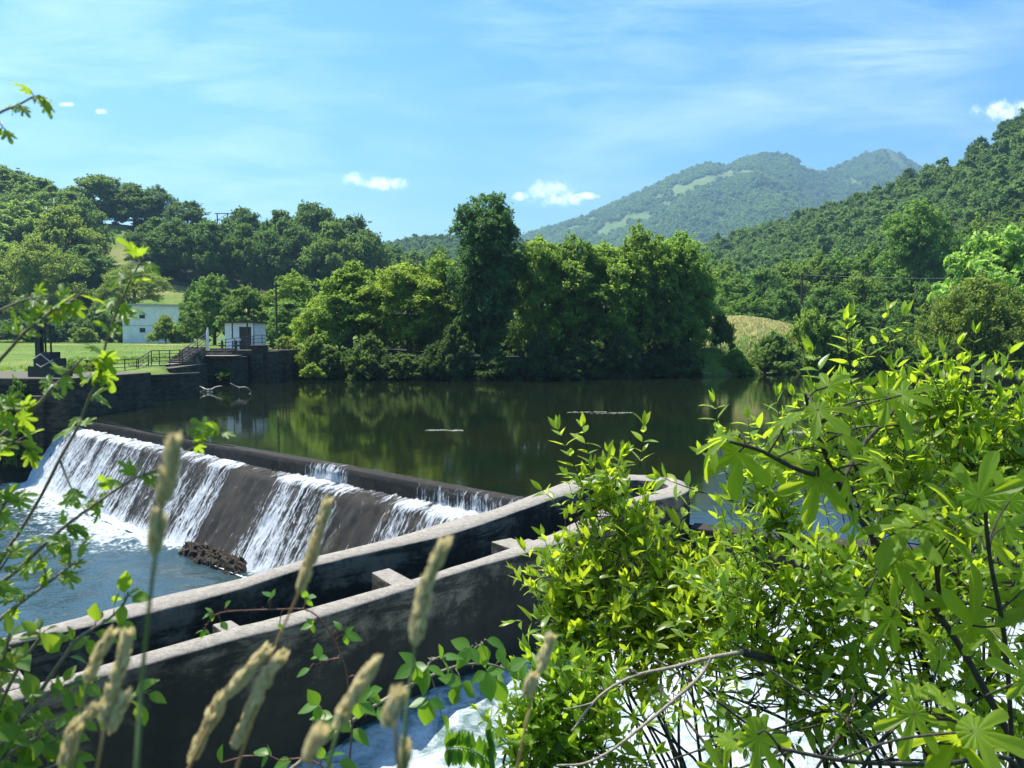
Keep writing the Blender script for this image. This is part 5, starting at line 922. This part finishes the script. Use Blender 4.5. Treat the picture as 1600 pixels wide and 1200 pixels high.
# hawthorn sprays on the left
HAW = [lobed([(0,.80,.40),(.85,.64,.36),(-.85,.64,.36),(1.5,.44,.4),(-1.5,.44,.4)], curl=.12, fold=.2, seed=4, wav=.015, base_r=.26), lobed([(0,.80,.38),(.8,.66,.32),(-.85,.62,.34),(1.5,.44,.36),(-1.5,.45,.36)], curl=.35, fold=.15, seed=5, wav=.02), lobed([(0,.82,.42),(.9,.5,.34),(-.9,.52,.34)], curl=.2, fold=.25, seed=6)]
def spray_branch(Lv, b, pts, r0, nleaf, lpx, tpls, g, depth_j=.03, r1=None, start=.0, spread=1.0):
    P = spline([at_y(*q) for q in pts], 8); addtube(b, P, r0, r1 or r0*.35, 5); T = np.gradient(P, axis=0); n_ = len(P)
    for i in range(nleaf):
        f = start + (1-start)*(i+g.random()*.7)/nleaf; k_ = min(n_-1, int(f*(n_-1))); p = P[k_]; tdir = T[k_]/(np.linalg.norm(T[k_])+1e-9)
        for q in range(int(g.integers(1, 4))):
            o_ = rdir(1, g)[0]; d = tdir*.35 + o_*spread; d[1] *= .6; d[2] += .05; d /= np.linalg.norm(d); y = p[1]; sz = lpx/FPX*y*g.uniform(.65, 1.25); pet = p + d*sz*.35; b.tube([p, (p+pet)/2 + [0,0,.002], pet], .0008, 3)
            nn = np.array([g.normal()*.5, -.45 + g.normal()*.4, .9]); Lv.add(tpls[g.integers(0, len(tpls))], pet, d + [0, 0, -.25], nn, sz, g=g)
g = np.random.default_rng(88); hawroot = at_y(-160, 1150, 1.35)
haw = empty('hawthorn', hawroot, 0, 'hawthorn bush reaching in from the left with small lobed leaves on thin branches', 'shrub'); Lv = Leaves(); b = MB()
for pts, r0, nl, st_ in (([(-120,1080,1.35),(5,870,1.3),(30,832,1.3),(64,775,1.28),(93,718,1.26),(120,670,1.25),(138,625,1.24),(155,585,1.23),(168,527,1.22),(190,470,1.21),(208,430,1.2),(225,402,1.2)], .0034, 20, .45),
                         ([(-100,960,1.3),(-20,720,1.22),(30,660,1.2),(62,629,1.2),(81,607,1.19),(108,582,1.18),(129,559,1.17)], .004, 12, .3), ([(-80,700,1.2),(-20,590,1.15),(20,540,1.13),(44,514,1.12),(70,495,1.12),(88,479,1.11),(115,468,1.1),(134,450,1.1)], .003, 13, .3), ([(-60,560,1.15),(-10,494,1.12),(25,474,1.11),(45,467,1.1),(66,465,1.1)], .0024, 4, .4),
                         ([(-110,980,1.3),(6,907,1.25),(45,874,1.24),(90,832,1.22),(129,802,1.2),(160,780,1.19),(190,760,1.19),(216,745,1.18),(250,735,1.18)], .004, 12, .2), ([(-100,1050,1.25),(12,958,1.2),(39,937,1.2),(72,913,1.2),(108,886,1.19),(129,874,1.18)], .004, 8, .3), ([(72,913,1.2),(70,890,1.2),(60,865,1.2)], .002, 3, .3), ([(108,886,1.19),(110,865,1.19),(108,845,1.18)], .002, 3, .4),
                         ([(-80,420,1.2),(-30,200,1.1),(0,176,1.08),(26,165,1.07),(57,150,1.06),(72,158,1.06)], .0026, 5, .4), ([(-30,200,1.1),(-5,190,1.09),(8,203,1.08)], .002, 2, .5), ([(93,718,1.26),(110,760,1.24),(128,790,1.23),(140,810,1.22)], .002, 4, .3), ([(-120,900,1.3),(-50,760,1.22),(-10,700,1.2),(20,690,1.2),(45,700,1.2)], .003, 10, .3), ([(-100,960,1.3),(-30,850,1.22),(0,800,1.2),(18,775,1.2)], .003, 10, .3),
                         ([(-90,760,1.2),(-20,650,1.15),(5,640,1.14),(35,640,1.14)], .0025, 7, .3), ([(-120,1000,1.3),(-30,930,1.2),(0,890,1.2),(20,860,1.2)], .003, 8, .3), ([(216,745,1.18),(260,725,1.18),(305,697,1.17),(335,682,1.16),(358,678,1.16)], .0014, 4, .5)):
    spray_branch(Lv, b, [tuple(q) for q in pts], r0, max(2, int(nl*.8)), 20 if pts[-1][1] < 210 else 29, HAW, g, start=st_)
g0 = hawroot.copy(); g0[2] = float(gz(g0[0], g0[1])) - .05
for dx in (-.15, 0, .12): addtube(b, spline([g0 + [dx, 0, 0], g0 + [dx*1.5, .02, .5], at_y(-115, 1000 + dx*400, 1.32)], 5), .012, .006, 6)
Lh = Lv; off = hawroot
for i in range(len(Lh.V)): Lh.V[i] = Lh.V[i] - off
b.v = [tuple(np.array(p) - off) for p in b.v]; b.build('branches', M['bark_green'], haw, smooth=True); Lh.build('leaves', M['leaf_haw'], haw)
# oval leaved shrub, bottom left
OVAL = [blade(.58, 5, .2, c_) for c_ in (.08, .25, .4)]
g = np.random.default_rng(91); O = at_y(20, 1290, 1.2); ov = empty('privet_shrub', O, 0, 'glossy oval leaved shrub in the bottom left corner', 'shrub'); Lv = Leaves(); b = MB()
for pts, r0, nl in (([(-60,1250,1.2),(0,1170,1.15),(50,1100,1.12),(90,1040,1.1),(120,1000,1.1),(141,985,1.1),(174,964,1.1),(195,940,1.1),(200,925,1.1)], .004, 10), ([(-60,1200,1.2),(-10,1120,1.15),(20,1060,1.12),(45,1020,1.1),(70,985,1.1)], .004, 11), ([(-20,1260,1.2),(60,1180,1.1),(120,1130,1.08),(170,1105,1.07),(205,1090,1.07),(236,1078,1.07)], .003, 9), ([(-60,1170,1.2),(-20,1100,1.15),(5,1030,1.12),(15,990,1.1)], .004, 12), ([(-40,1230,1.2),(20,1140,1.12),(70,1090,1.1),(110,1070,1.1),(150,1060,1.1)], .003, 12), ([(-50,1240,1.15),(10,1180,1.1),(60,1150,1.08),(90,1130,1.08)], .003, 10), ([(-60,1150,1.2),(-30,1080,1.15),(-10,1040,1.12)], .003, 9), ([(30,1260,1.1),(60,1210,1.08),(100,1190,1.07),(130,1180,1.07)], .003, 8), ([(-40,1230,1.15),(-5,1190,1.1),(20,1180,1.1)], .003, 8)):
    spray_branch(Lv, b, pts, r0, nl, 36, OVAL, g, start=.1)
g0 = O.copy(); g0[2] = float(gz(g0[0], g0[1])) - .05
for u_ in (-60, -20, 30): addtube(b, spline([g0 + [u_*.002, 0, 0], (g0+O)/2 + [u_*.001, 0, 0], at_y(u_, 1245, 1.18)], 5), .007, .004, 6)
for i in range(len(Lv.V)): Lv.V[i] = Lv.V[i] - O
b.v = [tuple(np.array(p) - O) for p in b.v]; b.build('stems', M['bark_green'], ov, smooth=True); Lv.build('leaves', M['leaf_haw'], ov)
# brambles
BR = [blade(.60, 6, .25, .15), blade(.55, 6, .3, .35), blade(.66, 6, .2, .05)]
def bramble(label, stems_, leaves_, m_, seed, r0=.003):
    g = np.random.default_rng(seed); O = at_y(*stems_[0][0]); root = empty('bramble', O, 0, label, 'bramble'); Lv = Leaves(); b = MB(); SPs = []
    for k_, s_ in enumerate(stems_): P = spline([at_y(*q) - O for q in s_], 7); addtube(b, P, r0*(1 if k_ == 0 else .6), r0*.4, 6); SPs.append(P)
    w0 = O.copy(); gd = float(gz(w0[0], w0[1])) - w0[2] - .04; addtube(b, spline([np.array([.03, -.06, gd]), np.array([.02, -.03, gd*.5]), np.zeros(3)], 5), r0*1.2, r0, 6); SPs = np.vstack(SPs)
    for i in range(0, len(SPs)-1, 2): d = rdir(1, g)[0]; b.tube([SPs[i], SPs[i]+d*r0*2.6], [r0*.5, .0002], 4)
    for (u, v, y, lpx, an, three) in leaves_:
        a = R(an); c_ = at_y(u, v, y) - O; sz = lpx/FPX*y; q = SPs[np.argmin(np.linalg.norm(SPs - c_, axis=1))]; b.tube([q, (q+c_)/2 + [0,0,.006], c_], .0012, 4)
        for j, da in enumerate((0, 75, -75) if three else (0,)):
            a2 = a + R(da); d = np.array([math.cos(a2), g.normal()*.25, math.sin(a2)*.9 - .1]); Lv.add(BR[g.integers(0, 3)], c_, d, np.array([g.normal()*.3, -.55+g.normal()*.25, .9]), sz*(1 if j == 0 else .8)*g.uniform(.85, 1.1), g=g)
    b.build('stem', m_, root, smooth=True); Lv.build('leaves', M['leaf_bramble'], root); return root
bramble('arching bramble with a thick pale stem and drooping toothed leaves over the side race', [[(440,1215,1.5),(459,1199,1.5),(506,1161,1.5),(537,1136,1.52),(587,1102,1.55),(628,1077,1.6),(669,1058,1.65),(697,1046,1.7),(728,1038,1.75),(769,1039,1.8),(806,1055,1.85),(831,1083,1.9)], [(728,1038,1.75),(740,1015,1.75),(755,1005,1.75)], [(669,1058,1.65),(672,1035,1.65),(690,1025,1.66)]],
  [(498,1102,1.5,40,190,1),(520,1120,1.5,45,250,1),(560,1098,1.5,40,-20,1),(590,1105,1.5,40,-30,0),(575,1085,1.52,35,40,1),(650,1040,1.6,45,200,1),(668,1042,1.62,45,260,1),(690,1030,1.65,40,20,1),(735,1012,1.72,40,230,1),(752,1006,1.74,45,280,0),(760,1000,1.74,35,-10,0),(722,1068,1.7,50,230,1),(712,1075,1.7,40,260,0),(760,1050,1.78,45,-80,1),(775,1062,1.8,50,-70,0),(795,1045,1.82,36,40,1),(670,1095,1.62,45,260,1),(690,1118,1.64,40,-60,0),(815,1062,1.85,36,10,1),(780,1035,1.8,34,80,0),(550,1140,1.5,35,-15,0),(515,1138,1.5,30,250,0)], M['bark_pale'], 61, .0048)
bramble('thin reddish bramble trailing over the near channel wall with trios of leaves', [[(548,1215,1.45),(547,1180,1.45),(550,1136,1.45),(545,1090,1.45),(541,1049,1.45),(531,1020,1.45),(516,989,1.45),(497,964,1.45),(475,952,1.45),(437,952,1.43),(400,953,1.42),(353,956,1.4),(331,965,1.4),(318,985,1.4)], [(475,952,1.45),(477,935,1.45)], [(531,1028,1.45),(508,1032,1.45),(495,1038,1.45)]],
  [(478,934,1.45,22,20,1),(425,933,1.43,20,150,1),(331,958,1.4,16,200,1),(345,972,1.4,18,-40,0),(318,985,1.4,16,260,1),(540,992,1.45,26,-10,1),(533,985,1.45,22,120,0),(498,1028,1.45,24,100,1),(484,1045,1.45,28,200,0),(437,972,1.44,20,-80,0),(490,975,1.45,22,190,1),(560,1060,1.45,20,10,0),(352,948,1.4,16,60,0)], M['red_stem'], 62, .0022)
bramble('small bramble sprig with broad leaves at the bottom edge left of the foam', [[(520,1225,1.4),(500,1195,1.4),(470,1185,1.4),(440,1188,1.4),(420,1180,1.4)]], [(420,1180,1.4,34,160,1),(455,1190,1.4,36,200,0),(505,1185,1.4,36,30,1),(530,1190,1.4,30,-10,0),(345,1192,1.4,34,90,0)], M['red_stem'], 63, .002)
# feathery leaf
g = np.random.default_rng(64); O = at_y(770, 1225, 1.7); fl = empty('feather_leaf', O, 0, 'dark green feather shaped compound leaf at the bottom beside the low shrub', 'plant'); Lv = Leaves(); b = MB()
for s_ in ([(770,1225,1.7),(762,1190,1.7),(735,1172,1.68),(712,1168,1.67),(697,1170,1.67)], [(775,1220,1.7),(768,1185,1.7),(762,1150,1.7)]):
    P = spline([at_y(*q) - O for q in s_], 6); b.tube(P, .0015, 4)
    for i in range(6, len(P)): 
        for q in (1, -1): Lv.add(blade(.34, 4, .2, .1), P[i], np.array([.1, -.1, q]) + g.normal(size=3)*.12, np.array([.2, -1, .3]), .042, g=g)
b.build('stem', M['grass_green'], fl); Lv.build('leaflets', M['leaf_bramble'], fl)
# grass stalks with seed heads
SPK = (np.array([(0,0,0),(.2,.4,.05),(0,1,.02),(-.2,.4,.05),(0,.4,.2),(0,.4,-.16)]), [(0,1,2,4),(0,4,2,3),(0,5,2,1),(0,3,2,5)], np.ones(6))
def stalk(label, stem, clumps, y, seed, m_='grass_stem', green=0.0):
    # clumps: (u0, v0, u1, v1, width px): seed clusters from lower to upper end
    g = np.random.default_rng(seed); O = at_y(stem[0][0], stem[0][1], y); root = empty('grass_stalk', O, 0, label, 'grass', 'flowering grass stalks'); b = MB()
    P = spline([at_y(u, v, y + .01*math.sin(v*.02)) - O for u, v in stem], 8); addtube(b, P, .0016, .0007, 5); gd = float(gz(O[0], O[1])) - O[2] - .03; addtube(b, spline([np.array([.01, -.04, gd]), np.array([.005, -.01, gd*.45]), np.zeros(3)], 4), .0022, .0016, 5); b.build('stem', M[m_], root, smooth=True); Lv = Leaves()
    for (u0, v0, u1, v1, w_) in clumps:
        a, c_ = at_y(u0, v0, y) - O, at_y(u1, v1, y) - O; ax_ = c_ - a; ln = np.linalg.norm(ax_); axn = ax_/ln; wr = w_/FPX*y*.30; n_ = int(40 + 120*ln/.05)
        for i in range(n_):
            f = g.random(); rr = wr*(math.sin(math.pi*(f*.8+.12))**.8)*g.random()**.5; o_ = rdir(1, g)[0]; o_ -= axn*o_.dot(axn); o_ /= np.linalg.norm(o_)
            Lv.add(SPK, a + ax_*f*.9 + o_*rr*.7, axn + o_*.30 + .10*rdir(1, g)[0], o_, g.uniform(.0075, .012), rnd=np.array([g.uniform(0, 1)*(1-green)]), g=g)
    Lv.build('seed_head', M['seed'], root, smooth=False)
stalk('blurred nodding grass head hanging before the weir, largest and highest of the stalks', [(205,1240),(213,1200),(222,1060),(235,930),(243,870),(255,780),(268,710)], [(250,792,258,762,22),(256,785,272,690,34),(240,872,248,808,30)], .42, 71, 'grass_green', .55)
stalk('straw grass stalk with an orange stem crossing both channel walls', [(355,1260),(370,1200),(400,1110),(430,1010),(465,930),(490,860),(510,792)], [(468,930,482,880,26),(482,890,497,830,24),(496,840,512,785,18)], .62, 72)
stalk('tall yellow grass head right of the orange stalk, its top at the second strut', [(632,1260),(630,1200),(634,1120),(646,1030),(655,960),(690,850)], [(648,1010,655,965,30),(652,970,670,905,32),(668,910,694,848,28)], .5, 73, 'grass_green')
stalk('pale grass head leaning right, left of a matching pair at the bottom', [(270,1250),(300,1190),(335,1120),(370,1065),(410,1020)], [(296,1195,318,1145,20),(316,1150,350,1085,30),(350,1090,382,1055,30),(378,1058,414,1018,22)], .6, 74)
stalk('pale grass head leaning right, right of a matching pair at the bottom', [(360,1250),(372,1195),(395,1120),(435,1032)], [(364,1172,388,1120,24),(386,1125,404,1085,32),(396,1092,420,1050,30),(416,1055,438,1028,22)], .6, 75)
stalk('brownish grass head in the left group, upright and tallest', [(140,1250),(155,1180),(168,1110),(185,1050),(196,1000)], [(160,1130,180,1065,30),(176,1075,194,1030,26),(188,1035,198,995,20),(168,1150,196,1090,24)], .55, 76)
stalk('slim pale grass head in the left group, leaning right', [(110,1250),(130,1100),(140,1050),(170,995)], [(134,1068,146,1042,22),(142,1040,174,990,20)], .6, 77, 'grass_green')
stalk('short pale grass tuft at the bottom left, lowest of its group', [(100,1260),(108,1200),(114,1150)], [(98,1200,112,1160,30),(104,1170,118,1138,26)], .55, 78)
stalk('small round grass tuft beside the oval leaved shrub', [(100,1260),(118,1180),(136,1120)], [(120,1136,146,1108,26)], .6, 79, 'grass_green')
stalk('yellow grass head leaning right in front of the bramble leaves', [(500,1260),(520,1170),(545,1100),(582,1038)], [(522,1142,545,1095,32),(542,1100,586,1036,26)], .52, 80, 'grass_green')
stalk('blurred round grass tuft at the bottom left of the bramble stem', [(470,1260),(480,1220),(494,1150)], [(476,1194,500,1146,34)], .42, 81)
stalk('pinkish grass tuft above the foaming race', [(628,1260),(618,1150),(622,1090)], [(602,1140,622,1085,32)], .45, 82)
stalk('thin pale grass head standing before the low shrub', [(800,1260),(818,1150),(835,1080),(858,998)], [(842,1055,860,995,18),(820,1092,832,1060,20)], .62, 83)
stalk('small brown grass tip at the bottom edge, right of the pinkish tuft', [(640,1270),(636,1230),(633,1170)], [(628,1215,634,1165,16)], .5, 84)
# ground cover of the near bank under the shrubs
g = np.random.default_rng(95); n0 = 15000; xg = g.uniform(-9, 13, n0); yg = g.uniform(-3, 12, n0); dd = sdist(xg, yg, RIVER); vis = 4-.6*np.maximum(yg, .1); zg = gz(xg, yg)
kp = (dd > .35) & (zg > -1.0) & (np.hypot(xg, yg) > .7); xg, yg, zg = xg[kp], yg[kp], zg[kp]; Lv = Leaves(); m_ = len(xg)
Lv.add(blade(.16, 3, .2, .5), np.c_[xg, yg, zg-.03], np.c_[g.normal(size=m_)*.5, g.normal(size=m_)*.5, np.ones(m_)], rdir(m_, g), g.uniform(.15, .4, m_), g=g)
Lv.add(BR[0], np.c_[xg, yg, zg+.05]+g.normal(size=(m_, 3))*.08, rdir(m_, g)+[0, 0, .3], rdir(m_, g)*.5+[0, 0, 1], g.uniform(.06, .12, m_), g=g)
o = Lv.build('undergrowth', M['leaf_bramble']); tag(o, 'tangled green undergrowth covering the near bank', 'undergrowth', kind='stuff')
